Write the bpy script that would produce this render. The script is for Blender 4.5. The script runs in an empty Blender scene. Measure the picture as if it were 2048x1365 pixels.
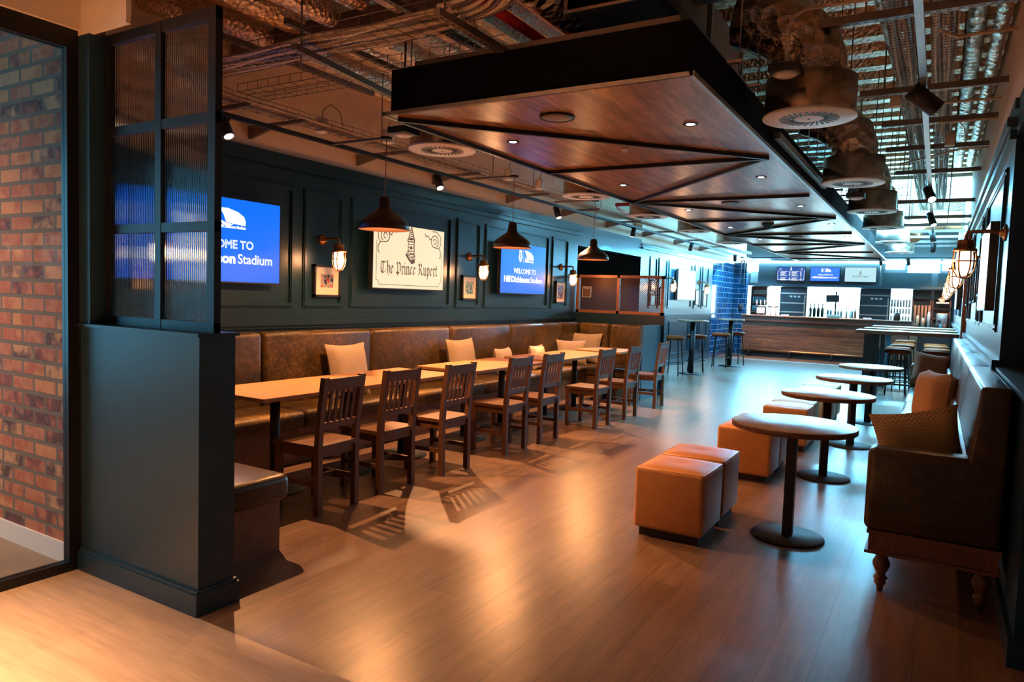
import bpy, bmesh, math, random
from mathutils import Vector, Matrix
random.seed(7)
C = bpy.context.scene.collection
PI = math.pi
# ------------------------------------------------------------------ camera
FPX = 1421.45
def cam_axes(yaw=-0.5376, pitch=-0.0636, roll=0.034):
    cy, sy, cp, sp, cr, sr = math.cos(yaw), math.sin(yaw), math.cos(pitch), math.sin(pitch), math.cos(roll), math.sin(roll)
    f = Vector((sy*cp, cy*cp, sp)); r = Vector((cy, -sy, 0)); u = r.cross(f)
    return cr*r+sr*u, -sr*r+cr*u, f
r_, u_, f_ = cam_axes()
cam = bpy.data.cameras.new('camera'); cam.sensor_width = 36; cam.lens = 36*FPX/2048; cam.clip_start = .05; cam.clip_end = 200
co = bpy.data.objects.new('camera', cam); C.objects.link(co)
co.matrix_world = Matrix(((r_.x, u_.x, -f_.x, 0), (r_.y, u_.y, -f_.y, 0), (r_.z, u_.z, -f_.z, 1.5), (0, 0, 0, 1)))
bpy.context.scene.camera = co
vs = bpy.context.scene.view_settings
vs.view_transform = 'Standard'; vs.look = 'None'; vs.gamma = 1; vs.exposure = 0.75
bpy.context.scene.display_settings.display_device = 'sRGB'
# ------------------------------------------------------------------ world and main lights
w = bpy.data.worlds.new('world'); bpy.context.scene.world = w; w.use_nodes = True
w.node_tree.nodes['Background'].inputs[0].default_value = (.30, .55, .75, 1)
w.node_tree.nodes['Background'].inputs[1].default_value = .03
WARM = (1, .42, .15); WARM2 = (1, .46, .19); COOL = (.14, .60, 1); COOLW = (.17, .64, 1)
def area(name, loc, rot, sx, sy, power, col, spr=180):
    l = bpy.data.lights.new(name, 'AREA'); l.shape = 'RECTANGLE'; l.size = sx; l.size_y = sy; l.energy = power; l.color = col
    l.spread = math.radians(spr); o = bpy.data.objects.new(name, l); o.location = loc; o.rotation_euler = rot; C.objects.link(o); return o
def spot(name, loc, to, power, col, ang=60, blend=.3, rad=.025):
    l = bpy.data.lights.new(name, 'SPOT'); l.energy = power; l.color = col; l.spot_size = math.radians(ang); l.spot_blend = blend; l.shadow_soft_size = rad
    o = bpy.data.objects.new(name, l); o.location = loc
    o.rotation_euler = (Vector(to)-Vector(loc)).to_track_quat('-Z', 'Y').to_euler(); C.objects.link(o); return o
def point(name, loc, power, col, rad=.04):
    l = bpy.data.lights.new(name, 'POINT'); l.energy = power; l.color = col; l.shadow_soft_size = rad
    o = bpy.data.objects.new(name, l); o.location = loc; C.objects.link(o); return o
# lobby ceiling light over the pale floor, daylight from the rooflight and from the end windows
area('lobby_light', (-3.3, -.2, 3.6), (0, 0, 0), 1.2, 1.0, 180, (1, .52, .26), 60)
area('lobby_window_glow', (-7.3, .2, 1.7), (0, -PI/2, 0), 2.0, 2.6, 40, COOL)
area('brick_fill_light', (-5.2, .6, 3.15), (0, 0, 0), 1.0, 1.0, 55, WARM2, 120)  # added unseen light, warms the brick wall behind the glass
area('rooflight_glow', (-.95, 15.9, 3.90), (0, 0, 0), 2.5, 2.9, 1300, COOL)
area('bar_strip_glow', (-2.5, 22.28, 2.79), (-PI/2+.35, 0, 0), 5.4, .10, 400, COOL)
for x, pw in ((-4.3, 230), (-3.0, 90), (-1.7, 60)): spot('bar_front_fill', (x, 20.4, 2.65), (x, 21.1, .7), pw, (1, .44, .18), 90, .8, .04)  # added warm fill spots that turn the bar front orange, no fittings here
# ------------------------------------------------------------------ mesh helpers
class MB:
    def __init__(s): s.v = []; s.f = []; s.sm = []
    def add(s, vs_, fs, smooth=False, M=None):
        n = len(s.v)
        s.v += [tuple(M @ Vector(v)) if M else tuple(v) for v in vs_]
        s.f += [tuple(i+n for i in f) for f in fs]; s.sm += [smooth]*len(fs); return s
    def box(s, x0, x1, y0, y1, z0, z1, M=None):
        v = [(x0,y0,z0),(x1,y0,z0),(x1,y1,z0),(x0,y1,z0),(x0,y0,z1),(x1,y0,z1),(x1,y1,z1),(x0,y1,z1)]
        return s.add(v, [(0,3,2,1),(4,5,6,7),(0,1,5,4),(1,2,6,5),(2,3,7,6),(3,0,4,7)], M=M)
    def rbox(s, x0, x1, y0, y1, z0, z1, r=.02, seg=3, M=None, puff=0):
        bm = bmesh.new(); bmesh.ops.create_cube(bm, size=1)
        for v in bm.verts: v.co = Vector((x0+(v.co.x+.5)*(x1-x0), y0+(v.co.y+.5)*(y1-y0), z0+(v.co.z+.5)*(z1-z0)))
        bmesh.ops.bevel(bm, geom=bm.edges[:], offset=r, segments=seg, profile=.5, affect='EDGES')
        bm.verts.ensure_lookup_table()
        vv = [v.co.copy() for v in bm.verts]; ff = [tuple(v.index for v in f.verts) for f in bm.faces]
        bm.free(); return s.add(vv, ff, True, M)
    def bar(s, a, b, wx, wz, up=(0, 0, 1)):
        a, b = Vector(a), Vector(b); d = (b-a); L = d.length; d.normalize(); u = Vector(up)
        if abs(d.dot(u)) > .98: u = Vector((1, 0, 0))
        x = d.cross(u).normalized(); z = x.cross(d)
        M = Matrix(((x.x, d.x, z.x, a.x), (x.y, d.y, z.y, a.y), (x.z, d.z, z.z, a.z), (0, 0, 0, 1)))
        return s.box(-wx/2, wx/2, 0, L, -wz/2, wz/2, M)
    def cyl(s, a, b, r, n=16, r2=None, cap=True):
        return s.tube([a, b], [r, r if r2 is None else r2], n, cap)
    def tube(s, pts, r, n=8, cap=True, smooth=True):
        pts = [Vector(p) for p in pts]; rs = r if isinstance(r, (list, tuple)) else [r]*len(pts)
        vs_, fs = [], []; prev = None
        for i, p in enumerate(pts):
            d = (pts[min(i+1, len(pts)-1)]-pts[max(i-1, 0)]).normalized()
            if prev is None: x = d.orthogonal().normalized()
            else:
                x = prev-d*prev.dot(d); x = x.normalized() if x.length > 1e-6 else d.orthogonal().normalized()
            prev = x; y = d.cross(x)
            for k in range(n):
                a = 2*PI*k/n; vs_.append(p+(x*math.cos(a)+y*math.sin(a))*rs[i])
        for i in range(len(pts)-1):
            for k in range(n):
                k2 = (k+1) % n; fs.append((i*n+k, i*n+k2, (i+1)*n+k2, (i+1)*n+k))
        s.add(vs_, fs, smooth)
        if cap:
            m = len(vs_); base = len(s.v)-m
            s.f.append(tuple(base+k for k in range(n))[::-1]); s.f.append(tuple(base+m-n+k for k in range(n))); s.sm += [False, False]
        return s
    def lathe(s, prof, c=(0, 0, 0), n=32, smooth=True, M=None):
        vs_, fs = [], []
        for (r, z) in prof:
            for k in range(n):
                a = 2*PI*k/n; vs_.append((c[0]+r*math.cos(a), c[1]+r*math.sin(a), c[2]+z))
        for i in range(len(prof)-1):
            for k in range(n):
                k2 = (k+1) % n; fs.append((i*n+k, i*n+k2, (i+1)*n+k2, (i+1)*n+k))
        return s.add(vs_, fs, smooth, M)
    def disc(s, c, r, h, n=32): return s.lathe([(0, 0), (r, 0), (r, h), (0, h)], c, n, False)
    def prism(s, poly, axis, a0, a1, M=None):
        n = len(poly)
        def P(p, a): return (a, p[0], p[1]) if axis == 'x' else ((p[0], a, p[1]) if axis == 'y' else (p[0], p[1], a))
        v = [P(p, a0) for p in poly]+[P(p, a1) for p in poly]
        return s.add(v, [tuple(range(n))[::-1], tuple(range(n, 2*n))]+[(i, (i+1) % n, n+(i+1) % n, n+i) for i in range(n)], M=M)
    def build(s, name, m, parent=None, kind=None, label=None):
        root = parent
        while root is not None and root.parent is not None: root = root.parent
        if root is not None: off = Vector(root.location)
        else:
            xs, ys, zs = zip(*s.v); off = Vector(((min(xs)+max(xs))/2, (min(ys)+max(ys))/2, min(zs)))
        me = bpy.data.meshes.new(name); me.from_pydata([tuple(Vector(v)-off) for v in s.v], [], s.f)
        me.polygons.foreach_set('use_smooth', s.sm); me.update(); me.materials.append(m)
        o = bpy.data.objects.new(name, me); C.objects.link(o)
        if parent is not None: o.parent = parent
        else: o.location = off
        if kind: o['kind'] = kind
        if label: o['label'] = label
        return o
def T(name, label, cat, loc=(0, 0, 0), group=None):
    o = bpy.data.objects.new(name, None); o.empty_display_size = .1; C.objects.link(o); o.location = loc
    o['label'] = label; o['category'] = cat
    if group: o['group'] = group
    return o
def one(mb, name, m, label, cat, group=None, kind=None):
    o = mb.build(name, m, None, kind, label); o['category'] = cat
    if group: o['group'] = group
    return o
def st(mb, name, m): return mb.build(name, m, None, 'structure')
kids = {}
def dup(root, loc, rz=0, label=None, group=None):
    def cp(o, p):
        c = o.copy(); C.objects.link(c)
        if p is not None: c.parent = p
        for ch in o.children: cp(ch, c)
        return c
    r = cp(root, None); r.location = loc; r.rotation_euler = (0, 0, rz)
    if label: r['label'] = label
    if group: r['group'] = group
    return r
def B(*a): return MB().box(*a)
# ------------------------------------------------------------------ materials
def mk(name):
    m = bpy.data.materials.new(name); m.use_nodes = True; n = m.node_tree.nodes; return m, n, m.node_tree.links, n['Principled BSDF']
def setp(p, col=None, rough=None, metal=None, spec=None):
    if col is not None: p.inputs['Base Color'].default_value = (*col, 1)
    if rough is not None: p.inputs['Roughness'].default_value = rough
    if metal is not None: p.inputs['Metallic'].default_value = metal
    if spec is not None: p.inputs['Specular IOR Level'].default_value = spec
def tc(n, l, scale=(1, 1, 1), rot=(0, 0, 0), out='Object'):
    t = n.new('ShaderNodeTexCoord'); mp = n.new('ShaderNodeMapping'); l.new(t.outputs[out], mp.inputs[0])
    mp.inputs['Scale'].default_value = scale; mp.inputs['Rotation'].default_value = rot; return mp.outputs[0]
def wc(n, l, scale=(1, 1, 1), rot=(0, 0, 0)):
    g = n.new('ShaderNodeNewGeometry'); mp = n.new('ShaderNodeMapping'); l.new(g.outputs['Position'], mp.inputs[0])
    mp.inputs['Scale'].default_value = scale; mp.inputs['Rotation'].default_value = rot; return mp.outputs[0]
def ramp(n, l, src, stops):
    r = n.new('ShaderNodeValToRGB'); e = r.color_ramp.elements
    while len(e) < len(stops): e.new(.5)
    for i, (p, c) in enumerate(stops): e[i].position = p; e[i].color = (*c, 1)
    l.new(src, r.inputs[0]); return r.outputs[0]
def noise(n, l, vec, scale=5, detail=4, rough=.5):
    t = n.new('ShaderNodeTexNoise'); t.inputs['Scale'].default_value = scale; t.inputs['Detail'].default_value = detail; t.inputs['Roughness'].default_value = rough
    l.new(vec, t.inputs['Vector']); return t.outputs['Fac']
def bump(n, l, p, h, strength=.2, dist=.01):
    b = n.new('ShaderNodeBump'); b.inputs['Strength'].default_value = strength; b.inputs['Distance'].default_value = dist
    l.new(h, b.inputs['Height']); l.new(b.outputs[0], p.inputs['Normal']); return b
def mixc(n, l, fac, a, b, mode='MIX'):
    m = n.new('ShaderNodeMix'); m.data_type = 'RGBA'; m.blend_type = mode
    for s_, v in ((0, fac), (6, a), (7, b)):
        if isinstance(v, (float, int)): m.inputs[s_].default_value = v
        elif isinstance(v, tuple): m.inputs[s_].default_value = (*v, 1)
        else: l.new(v, m.inputs[s_])
    return m.outputs[2]
def plain(name, col, rough=.5, metal=0, spec=.5, nz=.06, nscale=12, bmp=0):
    m, n, l, p = mk(name); setp(p, col, rough, metal, spec)
    f = noise(n, l, tc(n, l), nscale, 3)
    l.new(ramp(n, l, f, [(.3, tuple(c*(1-nz) for c in col)), (.7, tuple(min(1, c*(1+nz)) for c in col))]), p.inputs['Base Color'])
    if bmp: bump(n, l, p, f, bmp)
    return m
def emis(name, col, st_=1, base=(0, 0, 0)):
    m, n, l, p = mk(name); setp(p, base, .4); p.inputs['Emission Color'].default_value = (*col, 1); p.inputs['Emission Strength'].default_value = st_; return m
def wood(name, c1, c2, scale=(1, 1, 1), rough=.4, world=False, bmp=.05):
    # grain runs along the axis given the smallest scale
    m, n, l, p = mk(name); v = (wc if world else tc)(n, l, scale)
    a = noise(n, l, v, 3, 8, .6); b = noise(n, l, v, 14, 4, .6)
    c = ramp(n, l, a, [(.25, c1), (.5, tuple((x+y)/2 for x, y in zip(c1, c2))), (.75, c2)])
    d = ramp(n, l, b, [(.35, (.72, .72, .72)), (.6, (1, 1, 1))])
    l.new(mixc(n, l, 1.0, c, d, 'MULTIPLY'), p.inputs['Base Color']); setp(p, None, rough); bump(n, l, p, b, bmp); return m
def planks(name, c1, c2, pw, pl, axis='y', rough=.4, gap=.003, gdark=.5, grain=1., spec=.5):
    # brick texture gives the boards; grain along the board
    m, n, l, p = mk(name)
    rot = (0, 0, PI/2) if axis == 'y' else (0, 0, 0)
    if axis == 'xz': rot = (PI/2, 0, 0)
    v = wc(n, l, (1, 1, 1), rot)
    b = n.new('ShaderNodeTexBrick'); l.new(v, b.inputs['Vector']); b.inputs['Scale'].default_value = 1
    b.inputs['Brick Width'].default_value = pl; b.inputs['Row Height'].default_value = pw; b.inputs['Mortar Size'].default_value = gap/2
    b.inputs['Mortar Smooth'].default_value = .1; b.offset = .37; b.inputs['Bias'].default_value = 0
    b.inputs['Color1'].default_value = (*c1, 1); b.inputs['Color2'].default_value = (*c2, 1); b.inputs['Mortar'].default_value = (*(x*gdark for x in c1), 1)
    sc = (30, 3.0, 30) if axis == 'y' else (3.0, 30, 30)
    g1 = noise(n, l, wc(n, l, sc), 1.6, 8, .65); g2 = noise(n, l, wc(n, l, tuple(q*.35 for q in sc)), 1.5, 6, .6)
    k = .32*grain
    c = mixc(n, l, 1.0, b.outputs['Color'], ramp(n, l, g1, [(.3, (1-k*1.5,)*3), (.7, (1+k*.2,)*3)]), 'MULTIPLY')
    c = mixc(n, l, 1.0, c, ramp(n, l, g2, [(.35, (1-k*1.5,)*3), (.65, (1+k*.3,)*3)]), 'MULTIPLY')
    l.new(c, p.inputs['Base Color']); setp(p, None, rough, 0, spec); bump(n, l, p, g1, .06); return m
def leather(name, c1, c2, rough=.38, sc=1.0):
    m, n, l, p = mk(name); v = wc(n, l)
    a = noise(n, l, v, 26*sc, 10, .78); b = noise(n, l, v, 2.2*sc, 4, .6)
    t = n.new('ShaderNodeTexNoise'); t.inputs['Scale'].default_value = 11*sc; t.inputs['Detail'].default_value = 8; t.inputs['Distortion'].default_value = 2.5; t.inputs['Roughness'].default_value = .7
    l.new(v, t.inputs['Vector'])
    f = n.new('ShaderNodeMath'); f.operation = 'ADD'; l.new(a, f.inputs[0]); l.new(b, f.inputs[1])
    g2 = n.new('ShaderNodeMath'); g2.operation = 'ADD'; l.new(f.outputs[0], g2.inputs[0]); l.new(t.outputs['Fac'], g2.inputs[1])
    h = n.new('ShaderNodeMath'); h.operation = 'MULTIPLY'; h.inputs[1].default_value = 1/3; l.new(g2.outputs[0], h.inputs[0])
    l.new(ramp(n, l, h.outputs[0], [(.40, c1), (.51, tuple(x*.65+y*.35 for x, y in zip(c1, c2))), (.60, c2)]), p.inputs['Base Color'])
    setp(p, None, rough); g = noise(n, l, v, 180, 3); bump(n, l, p, g, .12); return m
def foil(name, col=(.75, .72, .68), rough=.22, sc=18, st_=.8, dist=.03):
    m, n, l, p = mk(name); setp(p, col, rough, 1.0); v = wc(n, l, (1, 1, 1))
    t = n.new('ShaderNodeTexVoronoi'); t.inputs['Scale'].default_value = sc; l.new(v, t.inputs['Vector'])
    a = noise(n, l, v, sc*.6, 5, .7)
    f = n.new('ShaderNodeMath'); f.operation = 'ADD'; l.new(t.outputs['Distance'], f.inputs[0]); l.new(a, f.inputs[1])
    bump(n, l, p, f.outputs[0], st_, dist); return m
def tiles(name, c1, c2, grout, tw, th, rough, axis='yz', mort=.004):
    m, n, l, p = mk(name)
    g = n.new('ShaderNodeNewGeometry'); sx = n.new('ShaderNodeSeparateXYZ'); cx = n.new('ShaderNodeCombineXYZ'); l.new(g.outputs['Position'], sx.inputs[0])
    ad = n.new('ShaderNodeMath'); ad.operation = 'ADD'; l.new(sx.outputs[0], ad.inputs[0]); l.new(sx.outputs[1], ad.inputs[1])
    l.new(ad.outputs[0], cx.inputs[0]); l.new(sx.outputs[2], cx.inputs[1])
    b = n.new('ShaderNodeTexBrick'); l.new(cx.outputs[0], b.inputs['Vector']); b.inputs['Scale'].default_value = 1
    b.inputs['Brick Width'].default_value = tw; b.inputs['Row Height'].default_value = th; b.inputs['Mortar Size'].default_value = mort; b.inputs['Mortar Smooth'].default_value = .15
    b.inputs['Color1'].default_value = (*c1, 1); b.inputs['Color2'].default_value = (*c2, 1); b.inputs['Mortar'].default_value = (*grout, 1); b.inputs['Bias'].default_value = 0
    l.new(b.outputs['Color'], p.inputs['Base Color']); setp(p, None, rough)
    inv = n.new('ShaderNodeMath'); inv.operation = 'SUBTRACT'; inv.inputs[0].default_value = 1; l.new(b.outputs['Fac'], inv.inputs[1])
    bump(n, l, p, inv.outputs[0], .5, .004); return m, n, l, p, b, cx
FLOORW = planks('floor_vinyl_wood', (.160, .090, .053), (.200, .117, .074), .18, 1.2, 'y', .30, .003, .4, .6, .6)
FLOORB = planks('floor_bar_boards', (.13, .070, .042), (.17, .095, .058), .14, 2.0, 'y', .5, .006, 1.6, .8)
FLOORT = planks('floor_vinyl_tan', (.50, .36, .24), (.56, .41, .28), .6, .9, 'x', .55, .002, .85, .35)
FLOORG = plain('floor_concrete', (.20, .16, .12), .7, nz=.15, nscale=3)
NAVY = plain('navy_paint', (.006, .028, .046), .33, spec=.5, nz=.04)
NAVYM = plain('navy_paint_matt', (.014, .042, .062), .42, nz=.05)
PLASTER = plain('plaster', (.72, .60, .47), .8, nz=.03, nscale=4)
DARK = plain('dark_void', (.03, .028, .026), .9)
BLACK = plain('black_metal', (.012, .012, .013), .4, .3)
BLACKM = plain('black_matt', (.010, .010, .011), .55)
STEEL = plain('galvanised_steel', (.42, .40, .38), .38, .9, nz=.12, nscale=20)
STEELD = plain('strut_steel', (.22, .19, .17), .45, .6, nz=.1)
WIRE = plain('basket_wire', (.30, .26, .22), .35, .9)
DRUM = plain('spun_steel', (.50, .44, .38), .25, .95, nz=.06)
WHITEP = plain('white_paint', (.72, .72, .70), .45, nz=.02)
CREAM = plain('cream_conduit', (.62, .50, .36), .5)
CABLE = plain('pale_cables', (.55, .45, .33), .5, nz=.35, nscale=60)
RED = plain('red_pipe', (.55, .02, .01), .4)
FOIL = foil('foil_lagging', (.82, .60, .40), .30, 30, .8, .02)
FOILS = foil('foil_duct', (.62, .50, .40), .26, 11, .9, .04)
TAN = leather('tan_leather', (.43, .18, .055), (.52, .235, .08), .42, .4)
OLIVE = leather('olive_leather', (.022, .016, .006), (.20, .115, .030), .36, 1.0)
OLIVED = leather('brown_leather', (.026, .017, .007), (.085, .052, .020), .30, 1.2)
STOOLL = leather('stool_leather', (.17, .034, .007), (.24, .052, .011), .4, .5)
STOOLL.node_tree.nodes['Principled BSDF'].inputs['Specular IOR Level'].default_value = .12; STOOLL.node_tree.nodes['Principled BSDF'].inputs['Roughness'].default_value = .6
OAK = wood('oak_chair', (.075, .031, .013), (.125, .052, .021), (10, 10, 1.2), .42)
OAKT = wood('oak_table_top', (.33, .155, .060), (.43, .22, .09), (14, 1.2, 14), .38)
SOFAW = wood('sofa_rail_wood', (.14, .060, .030), (.20, .09, .045), (9, 9, .8), .45)
OAKP = wood('oak_panel', (.17, .085, .045), (.25, .13, .07), (9, 9, .8), .5)
WALN = wood('round_top_wood', (.22, .14, .09), (.34, .22, .14), (14, 1.4, 14), .30)
WALE = wood('walnut_edge', (.13, .05, .025), (.20, .085, .04), (3, 3, 3), .4)
CANOPY = planks('canopy_boards', (.52, .24, .10), (.62, .30, .14), .20, 3.0, 'y', .30, .002, .5, 1.3)
BARW = planks('bar_front_boards', (.13, .050, .022), (.26, .105, .045), .13, 4.0, 'xz', .4, .003, .45, 1.2)
BRASS = plain('aged_brass', (.55, .27, .12), .3, .9)
BRONZE = plain('bronze_paint', (.30, .12, .06), .42, .4)
BULB = emis('lit_bulb', (1, .78, .52), 2.6, (.8, .8, .8))
LED = emis('downlight_led', (.85, .93, 1), 14)
WIN = emis('daylight_window', (.38, .82, 1), 14)
BACKLIT = emis('backlit_panel', (.50, .88, 1), 13)
BLUE = emis('screen_blue', (.0, .16, 1), .64)
BLUEL = emis('screen_blue_washed', (.04, .22, 1), .6)
NAVYS = emis('screen_menu', (.02, .10, .45), .55)
SCR_CREAM = emis('screen_cream', (1, .80, .50), .60)
SCR_PALE = emis('screen_pale', (.50, .80, .88), .6)
SCR_WHITE = emis('screen_white', (.80, .95, 1), 1.4)
INKW = emis('screen_ink_white', (1, 1, 1), .8)
INKB = emis('screen_ink_brown', (.13, .035, .015), .6)
def glass_thin(name, tint=(1, 1, 1), gl=.08):
    m, n, l, p = mk(name); n.remove(p); o = n['Material Output']
    t = n.new('ShaderNodeBsdfTransparent'); t.inputs[0].default_value = (*tint, 1); g = n.new('ShaderNodeBsdfGlossy'); g.inputs['Roughness'].default_value = .03
    f = n.new('ShaderNodeFresnel'); f.inputs[0].default_value = 1.45; mx = n.new('ShaderNodeMixShader')
    l.new(f.outputs[0], mx.inputs[0]); l.new(t.outputs[0], mx.inputs[1]); l.new(g.outputs[0], mx.inputs[2]); l.new(mx.outputs[0], o.inputs[0]); return m
GLASS = glass_thin('clear_glass', (.93, .96, .95))
def reeded():
    m, n, l, p = mk('reeded_glass'); setp(p, (.86, .92, .92), .07); p.inputs['Transmission Weight'].default_value = 1; p.inputs['IOR'].default_value = 1.25
    t = n.new('ShaderNodeTexWave'); t.wave_type = 'BANDS'; t.bands_direction = 'X'; t.inputs['Scale'].default_value = 22
    l.new(wc(n, l), t.inputs['Vector']); bump(n, l, p, t.outputs['Fac'], .8, .008); return m
REED = reeded()
def meshmat():
    m, n, l, p = mk('perforated_mesh'); setp(p, (.10, .045, .025), .45, .5); v = wc(n, l, (1, 1, 1), (PI/2, 0, 0))
    v2 = wc(n, l, (48, 48, 48), (0, PI/4, 0)); s = n.new('ShaderNodeSeparateXYZ'); l.new(v2, s.inputs[0])
    fs = []
    for i in (0, 2):
        a = n.new('ShaderNodeMath'); a.operation = 'FRACT'; l.new(s.outputs[i], a.inputs[0])
        b = n.new('ShaderNodeMath'); b.operation = 'GREATER_THAN'; b.inputs[1].default_value = .27; l.new(a.outputs[0], b.inputs[0]); fs.append(b)
    c = n.new('ShaderNodeMath'); c.operation = 'MULTIPLY'; l.new(fs[0].outputs[0], c.inputs[0]); l.new(fs[1].outputs[0], c.inputs[1])
    d = n.new('ShaderNodeMath'); d.operation = 'SUBTRACT'; d.inputs[0].default_value = 1; l.new(c.outputs[0], d.inputs[1]); l.new(d.outputs[0], p.inputs['Alpha']); return m
PERF = meshmat()
def chevron(name, c1, c2):
    m, n, l, p = mk(name); v = tc(n, l, (1, 1, 1)); s = n.new('ShaderNodeSeparateXYZ'); l.new(v, s.inputs[0])
    def M(op, a, b=None):
        k = n.new('ShaderNodeMath'); k.operation = op
        for i, q in enumerate((a, b)):
            if q is None: continue
            if isinstance(q, (int, float)): k.inputs[i].default_value = q
            else: l.new(q, k.inputs[i])
        return k.outputs[0]
    zig = M('PINGPONG', M('MULTIPLY', s.outputs[0], 1), .013)
    st_ = M('FRACT', M('MULTIPLY', M('ADD', s.outputs[2], zig), 58))
    g = M('GREATER_THAN', st_, .5)
    l.new(mixc(n, l, g, c1, c2), p.inputs['Base Color']); setp(p, None, .85); bump(n, l, p, g, .3, .003); return m
CHEV = chevron('chevron_fabric', (.34, .25, .17), (.66, .54, .40))
CHEVD = chevron('ochre_chevron_fabric', (.30, .19, .09), (.52, .36, .18))
VELVET = plain('tan_velvet', (.50, .23, .085), .7, nz=.12, nscale=60)
BROWNF = plain('brown_fabric', (.26, .13, .075), .8)
WHITEF = plain('pale_fabric', (.66, .54, .42), .85, nz=.05, nscale=80, bmp=.1)
BRICK, bn, bl, bp_, bb, bcx = tiles('brickwork', (.36, .12, .07), (.12, .055, .05), (.22, .17, .13), .235, .088, .85, mort=.012)
bv = bn.new('ShaderNodeTexNoise'); bv.inputs['Scale'].default_value = 9; bl.new(bcx.outputs[0], bv.inputs['Vector']); bv.inputs['Detail'].default_value = 3
b2 = bn.new('ShaderNodeTexBrick')
bl.new(bcx.outputs[0], b2.inputs['Vector']); b2.inputs['Scale'].default_value = 1; b2.inputs['Brick Width'].default_value = .235; b2.inputs['Row Height'].default_value = .088; b2.inputs['Mortar Size'].default_value = 0
b2.inputs['Color1'].default_value = (0, 0, 0, 1); b2.inputs['Color2'].default_value = (1, 1, 1, 1); b2.inputs['Bias'].default_value = 0
sepb = bn.new('ShaderNodeMath'); sepb.operation = 'ADD'; bl.new(b2.outputs['Color'], sepb.inputs[0]); bl.new(bv.outputs['Fac'], sepb.inputs[1])
hb = bn.new('ShaderNodeMath'); hb.operation = 'MULTIPLY'; hb.inputs[1].default_value = .5; bl.new(sepb.outputs[0], hb.inputs[0])
rc = ramp(bn, bl, hb.outputs[0], [(.27, (.55, .24, .10)), (.37, (.40, .11, .05)), (.46, (.48, .19, .10)), (.54, (.26, .075, .05)), (.62, (.07, .035, .04)), (.72, (.52, .27, .13))])
bl.new(mixc(bn, bl, bb.outputs['Fac'], rc, (.17, .13, .095)), bp_.inputs['Base Color'])
TILE = tiles('blue_wall_tiles', (.006, .040, .10), (.010, .055, .14), (.30, .40, .45), .30, .15, .07, mort=.004)[0]

def sheet(name, boxes, m): 
    mb = MB()
    for b in boxes: mb.box(*b)
    return st(mb, name, m)
# ------------------------------------------------------------------ room shell
XL, XR, CZ = -5.3, .36, 3.9
sheet('floor', [(XL-.3, 3.6, 1.974, 19.7, -.1, 0)], FLOORW)
sheet('floor', [(XL-.3, 3.6, 19.7, 24, -.1, 0)], FLOORB)
sheet('floor', [(-3.76, 3.6, -3, 1.974, -.1, 0)], FLOORT)
sheet('floor', [(-7.5, -3.76, -3, 1.974, -.1, 0)], FLOORG)
# left wall, panelled part, doorway header, far part, tiled end
sheet('wall_left', [(XL-.2, XL, 1.99, 10.97, 0, 2.62), (XL-.2, XL+.02, 1.99, 10.97, 2.62, 2.74), (XL-.2, XL+.0, 10.97, 13.95, 2.39, 2.74)], NAVY)
sheet('wall_left', [(XL-.2, XL, 1.99, 10.97, 2.74, CZ), (XL-.2, XL, 10.97, 13.95, 2.74, 2.92), (XL-.2, XL, 13.95, 23.2, 2.66, CZ)], PLASTER)
sheet('wall_left', [(XL-.2, XL, 13.95, 19.4, 0, 2.62), (XL-.2, XL+.02, 13.95, 19.4, 2.62, 2.66)], NAVY)
sheet('wall_left', [(XL-.2, XL+.005, 19.4, 21.8, 0, 2.66), (XL-.2, -4.95, 21.8, 22.1, 0, 2.72)], TILE)
# lobby behind the doorway
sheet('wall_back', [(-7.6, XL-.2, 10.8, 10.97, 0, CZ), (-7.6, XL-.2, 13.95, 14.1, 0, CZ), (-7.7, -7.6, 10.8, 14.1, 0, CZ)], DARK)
sheet('floor', [(-7.6, XL-.3, 10.97, 13.95, -.1, 0)], FLOORW)
sheet('wall_back', [(XL-.2, .8, 23.2, 23.4, 0, CZ)], NAVYM)
# right wall
sheet('wall_right', [(XR, XR+.2, 5.55, 23.2, 0, 2.86), (XR-.02, XR, 5.55, 23.2, 2.79, 2.86), (XR, XR+.2, 3.63, 5.55, 0, 1.12), (XR-.02, XR+.22, 3.63, 5.55, 1.12, 1.15),
                     (XR, XR+.2, 3.63, 5.55, 2.62, 2.86), (XR, XR+.2, 3.63, 3.73, 1.15, 2.62)], NAVY)
sheet('wall_right', [(XR, XR+.2, 3.63, 23.2, 2.86, CZ)], PLASTER)
sheet('baseboard_right', [(XR-.02, XR+.22, 3.61, 3.75, 0, .12), (XR-.02, XR, 3.75, 23.2, 0, .12)], NAVY)
# side room seen past the glazed screen on the right
sheet('wall_right', [(3.4, 3.6, 1, 9, 0, CZ), (.56, 3.6, 8.8, 9, 0, CZ)], PLASTER)
# half wall at the front left, column and bulkheads
sheet('wall_front', [(-3.76, -2.80, 1.99, 2.18, 0, 1.27), (-3.76, -2.79, 1.975, 2.195, 1.27, 1.285), (-3.76, -3.665, 1.985, 2.14, 1.285, 2.72)], NAVYM)
sheet('baseboard_front', [(-3.76, -2.78, 1.968, 2.20, 0, .10), (-3.755, -2.788, 1.976, 2.192, .10, .115)], NAVYM)
sheet('wall_front', [(-5.4, -3.35, 1.985, 2.01, 2.72, CZ), (-3.86, -3.74, -3, 1.99, 2.745, CZ)], PLASTER)
sheet('wall_front', [(-7.5, -3.865, 1.98, 2.18, 0, 3.2)], BRICK)
sheet('wall_front', [(-3.865, -3.76, 1.985, 2.18, 0, 2.72)], BLACKM)
sheet('baseboard_left', [(-7.5, -3.79, 1.97, 1.985, 0, .11)], WHITEP)
sheet('wall_left', [(-7.6, -7.5, -3, 2.2, 0, CZ)], PLASTER)
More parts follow.
